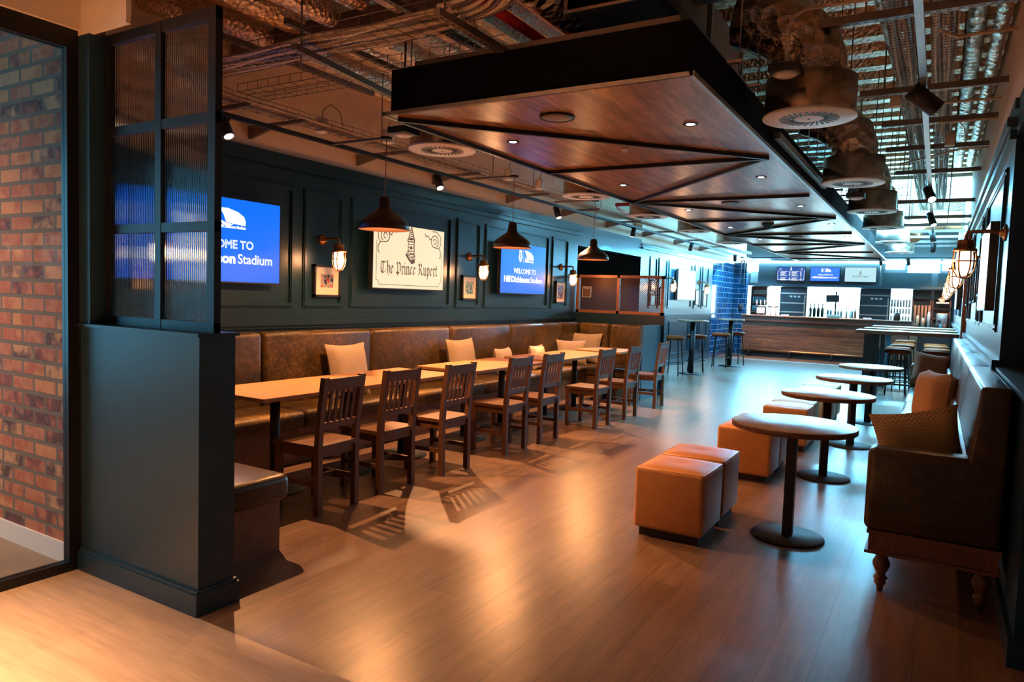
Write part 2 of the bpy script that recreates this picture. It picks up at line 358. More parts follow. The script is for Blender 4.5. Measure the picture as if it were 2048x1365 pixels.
sheet('window_4', [(-7.5, -7.48, -.9, 1.3, .5, 2.6)], emis('daylight_side', (.3, .75, 1), .7))
# corrugated foil-faced soffit
def corr(x0, x1, y0, y1, z, along, pitch, dep, name='ceiling', m=None):
    mb = MB(); a0, a1 = (x0, x1) if along == 'y' else (y0, y1); t = a0; prof = []
    while t < a1:
        for q, d in ((0, 0), (.36, 0), (.5, -dep), (.86, -dep)): prof.append((min(a1, t+q*pitch), z+d))
        t += pitch
    prof.append((a1, z)); v = []; f = []
    for (a, zz) in prof: v += [(a, y0, zz), (a, y1, zz)] if along == 'y' else [(x0, a, zz), (x1, a, zz)]
    for i in range(len(prof)-1): f.append((2*i, 2*i+2, 2*i+3, 2*i+1))
    mb.add(v, f); mb.box(x0, x1, y0, y1, z+.02, z+.1); return st(mb, name, m or FOIL)
corr(XL-.2, -2.0, 2.0, 14.4, CZ, 'y', .30, .08)
corr(-2.0, XR+.2, 2.0, 14.4, CZ, 'x', .42, .10)
corr(XL-.2, XR+.2, 17.4, 23.4, CZ, 'x', .24, .07)
corr(XL-.2, -2.2, 14.4, 17.4, CZ, 'y', .30, .08)
sheet('ceiling', [(XR, 3.6, -3, 24, CZ, CZ+.1), (-7.7, XL-.2, 10.8, 14.1, CZ-.9, CZ), (-7.7, -3.8, -3, 2.0, 3.2, 3.3)], PLASTER)
sheet('ceiling', [(-3.8, 3.6, -3, 2.0, CZ, CZ+.1)], PLASTER)
wn = MB(); wn.box(-2.2, XR+.2, 14.4, 17.4, CZ+.02, CZ+.06); ww = st(wn, 'window_1', WIN)
for i, y in enumerate((14.4, 15.4, 16.4, 17.4)): MB().box(-2.2, XR+.2, y-.04, y+.04, CZ-.12, CZ+.02).build('glazing_bar', STEELD, ww)
# ------------------------------------------------------------------ wall panelling and trims
def frame_x(mb, x, sgn, y0, y1, z0, z1, wd=.04, d=.022):
    # raised moulding rectangle on a wall whose face is at x, projecting along sgn
    for (a, b, c, e) in ((y0, y1, z0, z0+wd), (y0, y1, z1-wd, z1), (y0, y0+wd, z0+wd, z1-wd), (y1-wd, y1, z0+wd, z1-wd)):
        mb.box(min(x, x+sgn*d*.6), max(x, x+sgn*d*.6), a, b, c, e)
        g = wd*.3
        mb.box(min(x, x+sgn*d), max(x, x+sgn*d), a+g, b-g, c+g, e-g)
LP = [(2.3, 2.85), (2.97, 4.76), (4.885, 5.41), (5.53, 7.30), (7.425, 7.96), (8.09, 9.91), (10.03, 10.59)]
mb = MB()
for a, b in LP: frame_x(mb, XL, 1, a, b, 1.32, 2.46)
mb.box(XL, XL+.03, 1.99, 10.97, 2.555, 2.59); mb.box(XL, XL+.045, 1.99, 10.97, 1.15, 1.19); mb.box(XL, XL+.025, 1.99, 10.97, 1.12, 1.15)
st(mb, 'trim_1', NAVY)
FP = [(14.48, 14.93), (15.04, 15.6), (15.72, 17.5), (17.73, 18.26), (18.42, 18.96)]
mb = MB()
for a, b in FP: frame_x(mb, XL, 1, a, b, 1.33, 2.44)
for a, b in ((14.3, 15.0), (15.15, 15.75), (15.9, 17.4), (17.55, 18.2), (18.35, 19.0)): frame_x(mb, XL, 1, a, b, .24, 1.04)
mb.box(XL, XL+.04, 13.95, 19.4, 2.56, 2.6); mb.box(XL, XL+.045, 13.95, 19.4, 1.17, 1.21)
st(mb, 'trim_2', NAVY)
sheet('baseboard_left', [(XL, XL+.02, 13.95, 19.4, 0, .12)], NAVY)
RP = [(5.95, 7.3), (7.45, 8.6), (8.75, 9.3), (9.42, 11.2), (11.35, 12.0), (12.6, 13.2), (13.35, 15.1), (15.3, 15.9), (16.1, 17.9), (18.1, 18.8), (19.0, 20.8)]
mb = MB()
for a, b in ((6.0, 8.0), (8.15, 8.75), (8.9, 10.8), (10.95, 11.7), (12.6, 13.2), (13.35, 15.1), (15.3, 15.9), (16.1, 17.9), (18.1, 18.8)): frame_x(mb, XR, -1, a, b, 1.36, 2.5)
mb.box(XR-.04, XR, 5.55, 23.2, 1.12, 1.19); mb.box(XR-.055, XR, 5.55, 23.2, 2.68, 2.74); mb.box(XR-.035, XR, 5.55, 23.2, 2.60, 2.66)
st(mb, 'trim_3', NAVY)
sheet('trim_4', [(XR-.06, XR, 12.2, 12.42, 0, 2.79)], BRONZE)  # orange light on this wall edge is put into the bronze colour
# ------------------------------------------------------------------ glazed screens
t = T('glazed_screen', 'black steel framed screen of six reeded glass panes on the low navy wall at left', 'screen', (-3.23, 2.08, 1.285))
x0, x1, z0, z1, ym = -3.665, -2.80, 1.285, 2.73, 2.08
mb = MB()
for (a, b, c, d) in ((x0, x0+.045, z0, z1), (x1-.05, x1, z0, z1), (x0, x1, z0, z0+.045), (x0, x1, z1-.05, z1), (-3.245, -3.20, z0, z1), (x0, x1, 1.745, 1.79), (x0, x1, 2.23, 2.275)):
    mb.box(a, b, ym-(.018 if d-c > .1 else .016), ym+(.018 if d-c > .1 else .016), c, d)
fr = mb.build('screen_frame', BLACK, t)
for a, b in ((x0+.045, -3.245), (-3.20, x1-.05)):
    for c, d in ((z0+.045, 1.745), (1.79, 2.23), (2.275, z1-.05)): B(a, b, ym-.004, ym+.004, c, d).build('glass_pane', REED, t)
t = T('glazed_partition', 'floor to ceiling clear glass partition with black frame in front of the brick wall', 'partition', (-3.78, .6, 0))
mb = MB()
for (a, b, c, d) in ((-1.0, 1.985, 0, .05), (-1.0, 1.985, 2.65, 2.745), (1.93, 1.985, .05, 2.65), (.45, .5, .05, 2.65)): mb.box(-3.82, -3.765, a, b, c, d)
mb.build('partition_frame', BLACK, t)
B(-3.80, -3.79, .5, 1.93, .05, 2.65).build('glass_pane', GLASS, t)
B(-3.80, -3.79, -.95, .45, .05, 2.65).build('glass_pane', GLASS, t)
t = T('glazed_screen', 'framed glass screen above the low navy wall at the right edge, beside the sofa', 'screen', (.46, 4.7, 1.15))
mb = MB()
for (a, b, c, d) in ((3.75, 5.68, 1.155, 1.20), (3.75, 5.68, 2.56, 2.61), (3.75, 5.68, 1.62, 1.66), (3.75, 5.68, 2.1, 2.14)): mb.box(.50, .54, a, b, c, d)
for y in (3.75, 4.4, 5.03, 5.64): mb.box(.50, .54, y, y+.04, 1.155, 2.61)
mb.build('screen_frame', BRONZE, t)
for i in range(3): B(.517, .523, (3.79, 4.44, 5.07)[i], (4.4, 5.03, 5.64)[i], 1.2, 2.56).build('glass_pane', GLASS, t)
# partition at the end of the banquette
sheet('wall_partition', [(XL+.0, -3.70, 10.90, 11.02, 0, 1.265)], NAVY)
t = T('mesh_divider', 'bronze framed perforated mesh divider with two panels above the end of the banquette', 'divider', (-4.5, 10.96, 1.265))
x0, x1, z0, z1 = XL+.02, -3.74, 1.265, 1.895
mb = MB()
for (a, b, c, d) in ((x0, x0+.05, z0, z1), (x1-.05, x1, z0, z1), (x0, x1, z0, z0+.045), (x0, x1, z1-.045, z1), (-4.545, -4.50, z0, z1)): mb.box(a, b, 10.93, 10.99, c, d)
mb.build('divider_frame', BRONZE, t)
B(x0+.05, -4.545, 10.955, 10.962, z0+.045, z1-.045).build('mesh_panel', PERF, t); B(-4.50, x1-.05, 10.955, 10.962, z0+.045, z1-.045).build('mesh_panel', PERF, t)
def text(s, size, o, rt, up, m, name, parent, align='CENTER', bold=0, outline=0, ext=.0015, sx=1, shear=0, fit=None):
    cu = bpy.data.curves.new('t', 'FONT'); cu.body = s; cu.size = size; cu.align_x = align; cu.align_y = 'CENTER'; cu.shear = shear; cu.resolution_u = 3
    if outline: cu.fill_mode = 'NONE'; cu.bevel_depth = outline; cu.bevel_resolution = 0
    else: cu.extrude = ext; cu.offset = bold
    ob = bpy.data.objects.new('t', cu); C.objects.link(ob); dg = bpy.context.evaluated_depsgraph_get(); me = ob.evaluated_get(dg).to_mesh()
    rt, up, o = Vector(rt), Vector(up), Vector(o); nn = rt.cross(up)
    if fit:
        xs = [v.co.x for v in me.vertices]; sx = fit/(max(xs)-min(xs)); o = o-rt*((max(xs)+min(xs))/2*sx)
    mb = MB(); mb.add([o+rt*(v.co.x*sx)+up*v.co.y+nn*(v.co.z+.001) for v in me.vertices], [tuple(p.vertices) for p in me.polygons])
    ob.evaluated_get(dg).to_mesh_clear(); bpy.data.objects.remove(ob); bpy.data.curves.remove(cu)
    if name is None: return mb
    return mb.build(name, m, parent)
# little notice stuck on the mesh
t = T('notice', 'small square brown notice with pale dashed border on the mesh divider', 'sign', (-5.09, 10.94, 1.53))
B(-5.17, -5.01, 10.945, 10.952, 1.52, 1.70).build('notice_panel', plain('notice_brown', (.10, .05, .03), .5), t)
mb = MB()
for i in range(8):
    for zz in (1.52, 1.693): mb.box(-5.17+i*.02, -5.158+i*.02, 10.941, 10.946, zz, zz+.007)
mb.box(-5.17, -5.165, 10.941, 10.946, 1.52, 1.70); mb.box(-5.015, -5.01, 10.941, 10.946, 1.52, 1.70)
mb.build('dashed_border', WHITEP, t)
text('RESERVED', .026, (-5.09, 10.944, 1.672), (1, 0, 0), (0, 0, 1), WHITEP, 'lettering', t)
# ------------------------------------------------------------------ nib lettering and emblems
def nibmesh(strokes, w=.09, ang=.9):
    # broad nib: every segment is swept by a slanted pen edge
    dx, dy = w*math.cos(ang)/2, w*math.sin(ang)/2; q = []
    for s_ in strokes:
        for a, b in zip(s_[:-1], s_[1:]):
            q.append([(a[0]-dx, a[1]-dy), (b[0]-dx, b[1]-dy), (b[0]+dx, b[1]+dy), (a[0]+dx, a[1]+dy)])
            for p in (a, b):
                e = .018; q.append([(p[0]-dx-e, p[1]-dy+e), (p[0]-dx+e, p[1]-dy-e), (p[0]+dx+e, p[1]+dy-e), (p[0]+dx-e, p[1]+dy+e)])
    return q
BL = {
 'T': (.78, [[(.05, .80), (.15, .92), (.62, .88), (.74, 1.0)], [(.40, .88), (.34, .5), (.34, .12)], [(.16, .78), (.06, .5), (.12, .16), (.34, .02), (.60, .14), (.70, .26)]]),
 'h': (.50, [[(.10, 1.0), (.14, .9), (.14, .04)], [(.14, .55), (.30, .66), (.42, .52), (.42, .10), (.30, -.14)]]),
 'e': (.44, [[(.34, .20), (.20, .03), (.08, .14), (.08, .50), (.22, .66), (.36, .50), (.12, .32)]]),
 'P': (.72, [[(.04, .84), (.18, .96), (.22, .8), (.22, -.12)], [(.06, .14), (.22, .04)], [(.22, .82), (.42, .96), (.62, .80), (.62, .22), (.44, .04), (.26, .14)]]),
 'r': (.36, [[(.04, .60), (.12, .66), (.12, .04), (.20, .0)], [(.14, .54), (.26, .68), (.33, .58)]]),
 'i': (.24, [[(.04, .60), (.12, .66), (.12, .06), (.20, .02)], [(.10, .86), (.16, .92)]]),
 'n': (.50, [[(.04, .60), (.12, .66), (.12, .04), (.18, .0)], [(.14, .54), (.30, .68), (.40, .56), (.40, .06), (.47, .02)]]),
 'c': (.42, [[(.34, .20), (.20, .03), (.08, .14), (.08, .50), (.22, .66), (.34, .56)]]),
 'R': (.80, [[(.04, .86), (.16, .96), (.26, .82), (.24, .10), (.10, .02)], [(.24, .82), (.46, .96), (.60, .78), (.46, .52), (.28, .50)], [(.44, .50), (.60, .10), (.76, .04)]]),
 'u': (.50, [[(.06, .64), (.12, .58), (.12, .12), (.24, .02), (.38, .12)], [(.38, .66), (.38, .06), (.46, .02)]]),
 'p': (.48, [[(.04, .60), (.12, .66), (.12, -.30)], [(.14, .54), (.28, .68), (.40, .54), (.40, .14), (.26, .02), (.14, .12)]]),
 't': (.34, [[(.14, .92), (.12, .14), (.22, .02), (.32, .10)], [(.02, .64), (.28, .66)]]), ' ': (.26, [])}
def bl_text(s, size):
    q = []; x = 0
    for ch in s:
        wd, st_ = BL[ch]; st_ = [[(x+a, b) for a, b in k] for k in st_]; q += nibmesh(st_, .15, 1.0 if False else .75); x += wd+.05
    return [[(a*size, b*size) for a, b in k] for k in q], x*size
def poly_on(quads, o, rt, up, m, name, parent, sx=1, sy=1):
    rt, up, o = Vector(rt), Vector(up), Vector(o); nn = rt.cross(up); mb = MB()
    for i, k in enumerate(quads): mb.add([o+rt*(a*sx)+up*(b*sy)+nn*(.0016+.00002*(i % 7)) for a, b in k], [tuple(range(len(k)))])
    return mb.build(name, m, parent)
def line(pts, w):
    q = []
    for a, b in zip(pts[:-1], pts[1:]):
        d = Vector((b[0]-a[0], b[1]-a[1])); 
        if d.length < 1e-6: continue
        d.normalize(); n_ = (-d.y*w/2, d.x*w/2); e = (d.x*w*.3, d.y*w*.3)
        q.append([(a[0]-n_[0]-e[0], a[1]-n_[1]-e[1]), (b[0]-n_[0]+e[0], b[1]-n_[1]+e[1]), (b[0]+n_[0]+e[0], b[1]+n_[1]+e[1]), (a[0]+n_[0]-e[0], a[1]+n_[1]-e[1])])
    return q
line0 = line
def arc(cx, cy, r, a0, a1, n=10, ry=None): return [(cx+r*math.cos(a0+(a1-a0)*i/n), cy+(ry or r)*math.sin(a0+(a1-a0)*i/n)) for i in range(n+1)]
def tower(s=1.0):
    line = lambda p, w: line0(p, w*1.5)
    # round tower with a conical roof of bands, door and rubble at its foot; about one unit tall
    q = []; q += line([(0, 1.0), (-.17, .62)], .02)+line([(0, 1.0), (.17, .62)], .03)
    for i in range(6):
        z = .66+i*.05; hw = .155*(1-(z-.62)/.38); q += line(arc(0, z, hw, PI, 2*PI, 6, .025), .016)
    q += line(arc(0, .62, .19, 0, 2*PI, 16, .04), .02)
    q += line([(-.15, .58), (-.15, .26)], .018)+line([(.15, .58), (.16, .20)], .028)
    for i in range(4): q += line(arc(0, .53-i*.09, .15, PI*1.05, 1.95*PI, 6, .03), .014)
    q.append([(-.05, .37), (.05, .37), (.05, .46), (-.05, .46)])
    q += line(arc(-.12, .26, .09, 0, 2*PI, 10, .06), .014)+line(arc(.06, .2, .14, 0, 2*PI, 12, .06), .016)+line(arc(.12, .14, .1, 0, 2*PI, 10, .05), .014)
    q += line([(-.24, .22), (-.1, .1), (.05, .0), (.18, .04)], .05)+line([(-.2, .16), (.0, .04), (.2, .1)], .03)
    return [[(a*s, b*s) for a, b in k] for k in q]
def scroll(sx, sy, s):
    q = line(arc(0, 0, .12, -.5*PI, 1.3*PI, 14), .02)+line(arc(.0, .0, .05, 0, 1.6*PI, 8), .018)+line([(0, -.12), (-.14, -.13), (-.2, -.2), (-.2, -.3), (-.16, -.33)], .018)
    q += line([(.10, .06), (.17, .02), (.22, .1), (.3, .08), (.33, .14)], .018)+line([(-.14, -.13), (-.2, -.05), (-.2, .1), (-.05, .2), (.08, .2)], .018)
    return [[(a*s*sx, b*s*sy) for a, b in k] for k in q]
def pub_screen(o, rt, up, W, H, ink, parent, name='lettering'):
    q, tw = bl_text('The Prince Rupert', 1); sc = W*.80/tw; q = [[(a*sc-W*.40, b*sc*1.15-H*.26) for a, b in k] for k in q]
    s_ = H*.56; q += [[(a*s_*.85, b*s_-H*.075) for a, b in k] for k in tower()]
    if W > .9:
        a, b = W*.455, H*.43
        q += line([(-a, b*.5), (-a, -b+.06)], .006)+line([(a, b*.3), (a, -b+.06)], .006)+line([(-a+.05, -b), (a-.05, -b)], .006)
        q += line(arc(-a, -b, .05, 0, PI/2, 5), .006)+line(arc(a, -b, .05, PI/2, PI, 5), .006)
        q += [[(x-a*.76, y+b*.70) for x, y in k] for k in scroll(1, 1, .58)]+[[(x+a*.76, y+b*.70) for x, y in k] for k in scroll(-1, 1, .58)]
    return poly_on(q, o, rt, up, ink, name, parent)
def welcome_screen(o, rt, up, W, H, parent):
    o, rt, up = Vector(o), Vector(rt), Vector(up); k = H/.73
    def P(fx, fy): return o+rt*((fx-.5)*W)+up*((.5-fy)*H)
    text('WELCOME TO', .100*k, P(.518, .55), rt, up, INKW, 'lettering', parent, outline=.0026*k, fit=.50*W)
    for w_, a, b, bo in (('Hill', .077, .205, .0045), ('Dickinson', .226, .625, .0045), ('Stadium', .645, .925, .001)):
        text(w_, .118*k, P((a+b)/2, .715), rt, up, INKW, 'lettering', parent, bold=bo*k, fit=(b-a)*W)
    sh = [(-.05, .085), (.05, .085), (.043, .05), (.06, -.01), (.045, -.06), (0, -.09), (-.045, -.06), (-.06, -.01), (-.043, .05)]
    q = [[(a*k*.85, b*k) for a, b in sh]]; q += line([(.085*k, -.09*k), (.085*k, .10*k)], .005*k)
    roof = [(.0, .085), (.09, .086), (.19, .062), (.25, .028), (.268, -.01), (.268, -.05), (.13, -.04), (.07, -.03), (.045, .03)]
    q += [[((a+.115)*k, b*k) for a, b in roof], [(.115*k, -.01*k), (.17*k, -.032*k), (.26*k, -.048*k), (.21*k, -.066*k), (.15*k, -.052*k)]]
    poly_on(q, P(.408, .25), rt, up, INKW, 'emblem', parent)
    q = line([(0, .05*k), (0, -.02*k)], .026*k)+line([(-.02*k, -.045*k), (.02*k, -.045*k)], .012*k)+line([(-.03*k, .04*k), (-.03*k, -.03*k)], .007*k)+line([(.03*k, .04*k), (.03*k, -.03*k)], .007*k)
    poly_on(q, P(.408, .25)+rt.cross(up)*.001, rt, up, BLUE, 'crest_detail', parent)
    text('Hill Dickinson Stadium', .034*k, P(.603, .345), rt, up, INKW, 'lettering', parent, bold=.001*k, fit=.20*W)
def tv_x(name, label, x, sgn, y0, y1, z0, z1, scr, group=None, d=.08):
    # screen on a wall in the y-z plane, facing sgn x
    t = T(name, label, 'screen', (x, (y0+y1)/2, z0), group)
    a, b = sorted((x, x+sgn*d)); B(a, b, y0, y1, z0, z1).build('housing', BLACK, t)
    MB().box(*sorted((x-sgn*(.03 if abs(x-XL) > .01 and abs(x-XR) > .01 else 0), x+sgn*.01)), (y0+y1)/2-.2, (y0+y1)/2+.2, (z0+z1)/2-.15, (z0+z1)/2+.15).build('bracket', BLACK, t)
    a, b = sorted((x+sgn*d, x+sgn*(d+.002))); s_ = B(a, b, y0+.012, y1-.012, z0+.014, z1-.012).build('display', scr, t)
    return t, s_, Vector((x+sgn*(d+.003), (y0+y1)/2, (z0+z1)/2)), Vector((0, -sgn*-1 if sgn > 0 else -1, 0)) if False else Vector((0, 1 if sgn > 0 else -1, 0))
G = 'wall screens above the banquette'
for (y0, y1, kind, lab) in ((3.22, 4.52, 'w', 'wall screen showing blue welcome slide, partly behind the reeded glass screen'), (5.755, 7.03, 'p', 'wall screen with cream pub sign picture of a round tower'), (8.335, 9.64, 'w', 'wall screen with blue welcome slide, right of the cream screen')):
    t, s_, o, rt = tv_x('television', lab, XL+.05, 1, y0, y1, 1.525, 2.255, BLUE if kind == 'w' else SCR_CREAM, G, .055)
    if kind == 'w': welcome_screen(o, rt, (0, 0, 1), y1-y0, .73, s_)
    else: pub_screen(o, rt, (0, 0, 1), y1-y0, .73, INKB, s_)
tv_x('television', 'pale washed out wall screen on the far teal panelling', XL+.05, 1, 16.12, 17.5, 1.53, 2.26, SCR_PALE, None, .055)
tv_x('television', 'glowing white wall screen seen edge on beside the sofa wall lamps', XR, -1, 6.45, 7.6, 1.51, 2.18, SCR_WHITE, None, .06)
tv_x('television', 'narrow glowing screen far along the right wall above the high tables', XR-.05, -1, 13.6, 14.9, 1.52, 2.2, SCR_PALE, None, .06)
# ------------------------------------------------------------------ framed photographs
PIC = []
for i, (c1, c2, c3) in enumerate((((.02, .03, .08), (.5, .03, .04), (.4, .4, .4)), ((.05, .15, .4), (.5, .5, .5), (.1, .3, .1)), ((.03, .12, .4), (.35, .5, .6), (.4, .1, .08)))):
    m, n, l, p = mk('photo_print'); f = noise(n, l, wc(n, l, (1, 1, 1)), 22+i*4, 2); l.new(ramp(n, l, f, [(.38, c1), (.5, c3), (.62, c2)]), p.inputs['Base Color']); setp(p, None, .25); PIC.append(m)
MATB = plain('mount_card', (.70, .62, .52), .7)
def picture(x, sgn, yc, zc, W, H, pic, label, group=None, mw=.05):
    t = T('picture_frame', label, 'picture', (x, yc, zc-H/2), group)
    a, b = sorted((x, x+sgn*.035)); mb = MB()
    for (p, q, r, s_) in ((yc-W/2, yc+W/2, zc-H/2, zc-H/2+.022), (yc-W/2, yc+W/2, zc+H/2-.022, zc+H/2), (yc-W/2, yc-W/2+.022, zc-H/2, zc+H/2), (yc+W/2-.022, yc+W/2, zc-H/2, zc+H/2)): mb.box(a, b, p, q, r, s_)
    mb.build('frame', BLACKM, t)
    a, b = sorted((x, x+sgn*.02)); B(a, b, yc-W/2+.02, yc+W/2-.02, zc-H/2+.02, zc+H/2-.02).build('mount', MATB, t)
    a, b = sorted((x+sgn*.02, x+sgn*.022)); B(a, b, yc-W/2+.02+mw, yc+W/2-.02-mw, zc-H/2+.02+mw, zc+H/2-.02-mw).build('photograph', pic, t)
    return t
G = 'small framed photographs beneath the wall lamps'
picture(XL, 1, 5.19, 1.585, .36, .32, PIC[0], 'small black frame with dark photo of two players, left of the cream screen', G, .075)
picture(XL, 1, 7.72, 1.585, .34, .32, PIC[1], 'small black frame with blue and white photo between the cream and blue screens', G, .06)
picture(XL, 1, 10.34, 1.585, .34, .36, PIC[2], 'small black frame with blue action photo right of the blue welcome screen', G, .05)
for i, (y, z, s_) in enumerate(((14.72, 1.82, 'upper picture seen through the perforated mesh on the far teal wall'), (14.72, 1.52, 'lower picture seen through the perforated mesh on the far teal wall'), (15.32, 1.60, 'narrow framed picture on far teal wall near the mesh divider edge'), (18.0, 1.62, 'framed picture right of the pale far screen'), (18.68, 1.6, 'framed picture on the far teal wall next to the blue tiles'))):
    picture(XL, 1, y, z, .36, .26 if i < 2 else .4, PIC[i % 3], s_, 'pictures on the far teal wall', .04)
for i, (y, z, h, s_) in enumerate(((8.45, 1.95, .6, 'dark framed picture nearest to the glowing white screen'), (9.4, 1.85, .5, 'second dark framed picture beyond the glowing white screen'), (10.2, 1.8, .4, 'third dark framed picture beyond the glowing white screen'), (11.7, 1.8, .45, 'framed picture before the orange-lit pilaster on the right wall'), (12.95, 1.85, .45, 'framed picture just past the orange-lit pilaster on the right wall'), (15.6, 1.85, .45, 'framed picture far down the right wall over the high tables'))):
    picture(XR, -1, y, z, .5, h, PIC[i % 3], s_, 'pictures on the right wall', .05)
# ------------------------------------------------------------------ caged wall lamps
def sconce(label, x, sgn, y, z, power, group, wallside=True, s_=1.0):
    t = T('wall_lamp', label, 'wall lamp', (x, y, z), group)
    M = Matrix.Translation((x, y, z)) @ Matrix.Rotation(0 if sgn > 0 else PI, 4, 'Z') @ Matrix.Scale(s_, 4)
    mb = MB(); mb.add([], []); R90 = M @ Matrix.Rotation(PI/2, 4, 'Y')
    mb.lathe([(0, 0), (.055, 0), (.055, .012), (.03, .022), (.02, .04), (0, .04)], n=20, M=R90); mb.build('backplate', BRASS, t)
    mb = MB(); k = [(.0, 0, 0), (.08, 0, .012), (.18, 0, .012), (.215, 0, .008), (.225, 0, -.02), (.225, 0, -.05)]
    mb.tube([M @ Vector(p) for p in k], [.017*s_, .014*s_, .012*s_, .012*s_, .012*s_, .014*s_], 10); mb.build('arm', BRASS, t)
    mb = MB(); mb.lathe([(0, -.045), (.045, -.045), (.05, -.055), (.05, -.10), (.07, -.105), (.072, -.122), (.05, -.125), (0, -.125)], (.225, 0, 0), 24, M=M); mb.build('lamp_cap', BRASS, t)
    mb = MB(); mb.lathe([(.045, -.125), (.05, -.16), (.05, -.22), (.04, -.265), (.02, -.285), (0, -.29)], (.225, 0, 0), 20, M=M); mb.build('lit_globe', BULB, t)
    mb = MB()
    for i in range(6):
        a = i*PI/3; mb.tube([M @ Vector((.225+r*math.cos(a), r*math.sin(a), zz)) for r, zz in ((.064, -.12), (.068, -.2), (.061, -.25), (.037, -.295), (0, -.306))], .0052*s_, 6)
    mb.tube([M @ Vector((.225+.068*math.cos(a), .068*math.sin(a), -.19)) for a in [i*PI/10 for i in range(21)]], .0048*s_, 6, False); mb.build('cage', BRASS, t)
    point('wall_lamp_glow', M @ Vector((.335, 0, -.20)), power, WARM2, .05)
    return t
G = 'caged brass wall lamps along the left wall'
for y, lab in ((5.14, 'caged brass wall lamp left of the cream tower screen'), (7.73, 'caged brass wall lamp between the cream screen and the blue screen'), (10.36, 'caged brass wall lamp right of the blue welcome screen')): sconce(lab, XL, 1, y, 1.99, 9, G)
sconce('caged wall lamp just left of the pale far screen', XL, 1, 15.42, 2.0, 10, G); sconce('caged wall lamp just right of the pale far screen', XL, 1, 18.1, 2.0, 10, G)
G = 'caged brass wall lamps along the right wall'
for i, (y, lab) in enumerate(((5.78, 'largest caged brass wall lamp, nearest on the right wall'), (8.4, 'second nearest caged brass lamp on the right wall'), (10.87, 'third caged lamp from the front on the right wall'), (13.3, 'fourth caged lamp from the front on the right wall'), (15.7, 'fifth caged lamp from the front on the right wall'), (18.0, 'farthest caged lamp on the right wall'))):
    sconce(lab, XR, -1, y, 2.03, 2, G)
# ------------------------------------------------------------------ banquette
BZ = 1.10
t = T('banquette', 'long olive leather banquette seat along the left panelled wall, turning in at both ends', 'banquette', (-4.9, 6.5, 0))
YS = [2.2, 3.0, 4.29, 5.71, 7.13, 8.57, 10.1]
def backpad(mb, x0, x1, y0, y1, z0, z1): mb.rbox(x0, x1, y0, y1, z0, z1, .05, 4)
for a, b in zip(YS[:-1], YS[1:]):
    mb = MB(); backpad(mb, XL+.025, XL+.17, a+.003, b-.003, .36, BZ); mb.build('back_cushion', OLIVE, t)
mb = MB(); mb.rbox(XL+.025, XL+.17, 10.106, 10.88, .36, BZ, .05, 4); mb.build('back_cushion', OLIVE, t)
mb = MB(); mb.rbox(XL+.18, -4.58, 10.73, 10.885, .36, BZ, .05, 4); mb.build('back_cushion', OLIVE, t)
mb = MB(); mb.rbox(-4.57, -3.76, 10.73, 10.885, .36, BZ, .05, 4); mb.build('back_cushion', OLIVE, t)
for a, b in zip([2.8, 4.33, 5.75, 7.17, 8.6], [4.33, 5.75, 7.17, 8.6, 10.05]):
    mb = MB(); mb.rbox(XL+.17, -4.62, a+.003, b-.003, .30, .45, .045, 4); mb.build('seat_cushion', OLIVE, t)
mb = MB(); mb.rbox(XL+.17, -3.74, 10.05, 10.73, .30, .45, .045, 4); mb.build('seat_cushion', OLIVE, t)
mb = MB(); mb.rbox(XL+.17, -3.10, 2.22, 2.80, .30, .45, .045, 4); mb.build('seat_cushion', OLIVED, t)
mb = MB(); mb.box(XL+.02, -4.66, 2.85, 10.1, 0, .305); mb.box(XL+.02, -3.78, 10.1, 10.88, 0, .305); mb.box(-4.66, -3.155, 2.22, 2.765, 0, .305); mb.build('plinth', OAKP, t)
B(-3.79, -3.74, 10.08, 10.88, 0, 1.12).build('end_panel', NAVYM, t)
def cushion(mb, w_, h, d, n=10):
    # knife-edge scatter cushion, pinched corners, lying in x-z, thickness along y
    v = []; f = []
    for s_ in (1, -1):
        b0 = len(v)
        for i in range(n+1):
            for j in range(n+1):
                a, b = 2*i/n-1, 2*j/n-1
                pin = 1-.10*(1-(a*a))*(abs(b) ** 3)-0.0; pin2 = 1-.10*(1-b*b)*(abs(a) ** 3)
                th = d/2*((1-a ** 4)*(1-b ** 4)) ** .45
                v.append((a*w_/2*pin2, s_*th, b*h/2*pin))
        for i in range(n):
            for j in range(n):
                q = (b0+i*(n+1)+j, b0+(i+1)*(n+1)+j, b0+(i+1)*(n+1)+j+1, b0+i*(n+1)+j+1); f.append(q if s_ < 0 else q[::-1])
    mb.add(v, f, True); return mb
def scatter(label, loc, w_, h, d, m, rz, tilt, group, roll=0):
    o = one(cushion(MB(), w_, h, d), 'scatter_cushion', m, label, 'cushion', group)
    o.location = loc; o.rotation_euler = (tilt, roll, rz)
    # origin is at the lower edge, so the cushion leans about its foot
    return o
G = 'scatter cushions along the banquette'
TLT = math.radians(-12)
for lab, x, y, w_, h_, m, rz in (('largest chevron cushion against the banquette, nearest the glazed screen', -4.94, 5.22, .55, .54, CHEV, PI/2), ('chevron cushion on the banquette under the small frame between the screens', -4.93, 7.17, .56, .52, CHEV, PI/2), ('small bright plain cushion right of the second chevron cushion', -4.92, 8.12, .44, .36, WHITEF, PI/2+.1),
                          ('small bright plain cushion near the middle of the far banquette run', -4.92, 9.06, .44, .36, WHITEF, PI/2+.1), ('plain pale cushion in front of another near the banquette corner', -4.88, 10.05, .50, .40, WHITEF, .75)):
    scatter(lab, (x, y, .447), w_, h_, .15, m, rz, TLT, G, 0)
scatter('chevron cushion tucked in the far banquette corner', (-4.92, 10.55, .45), .56, .50, .15, CHEV, .05, TLT, G)
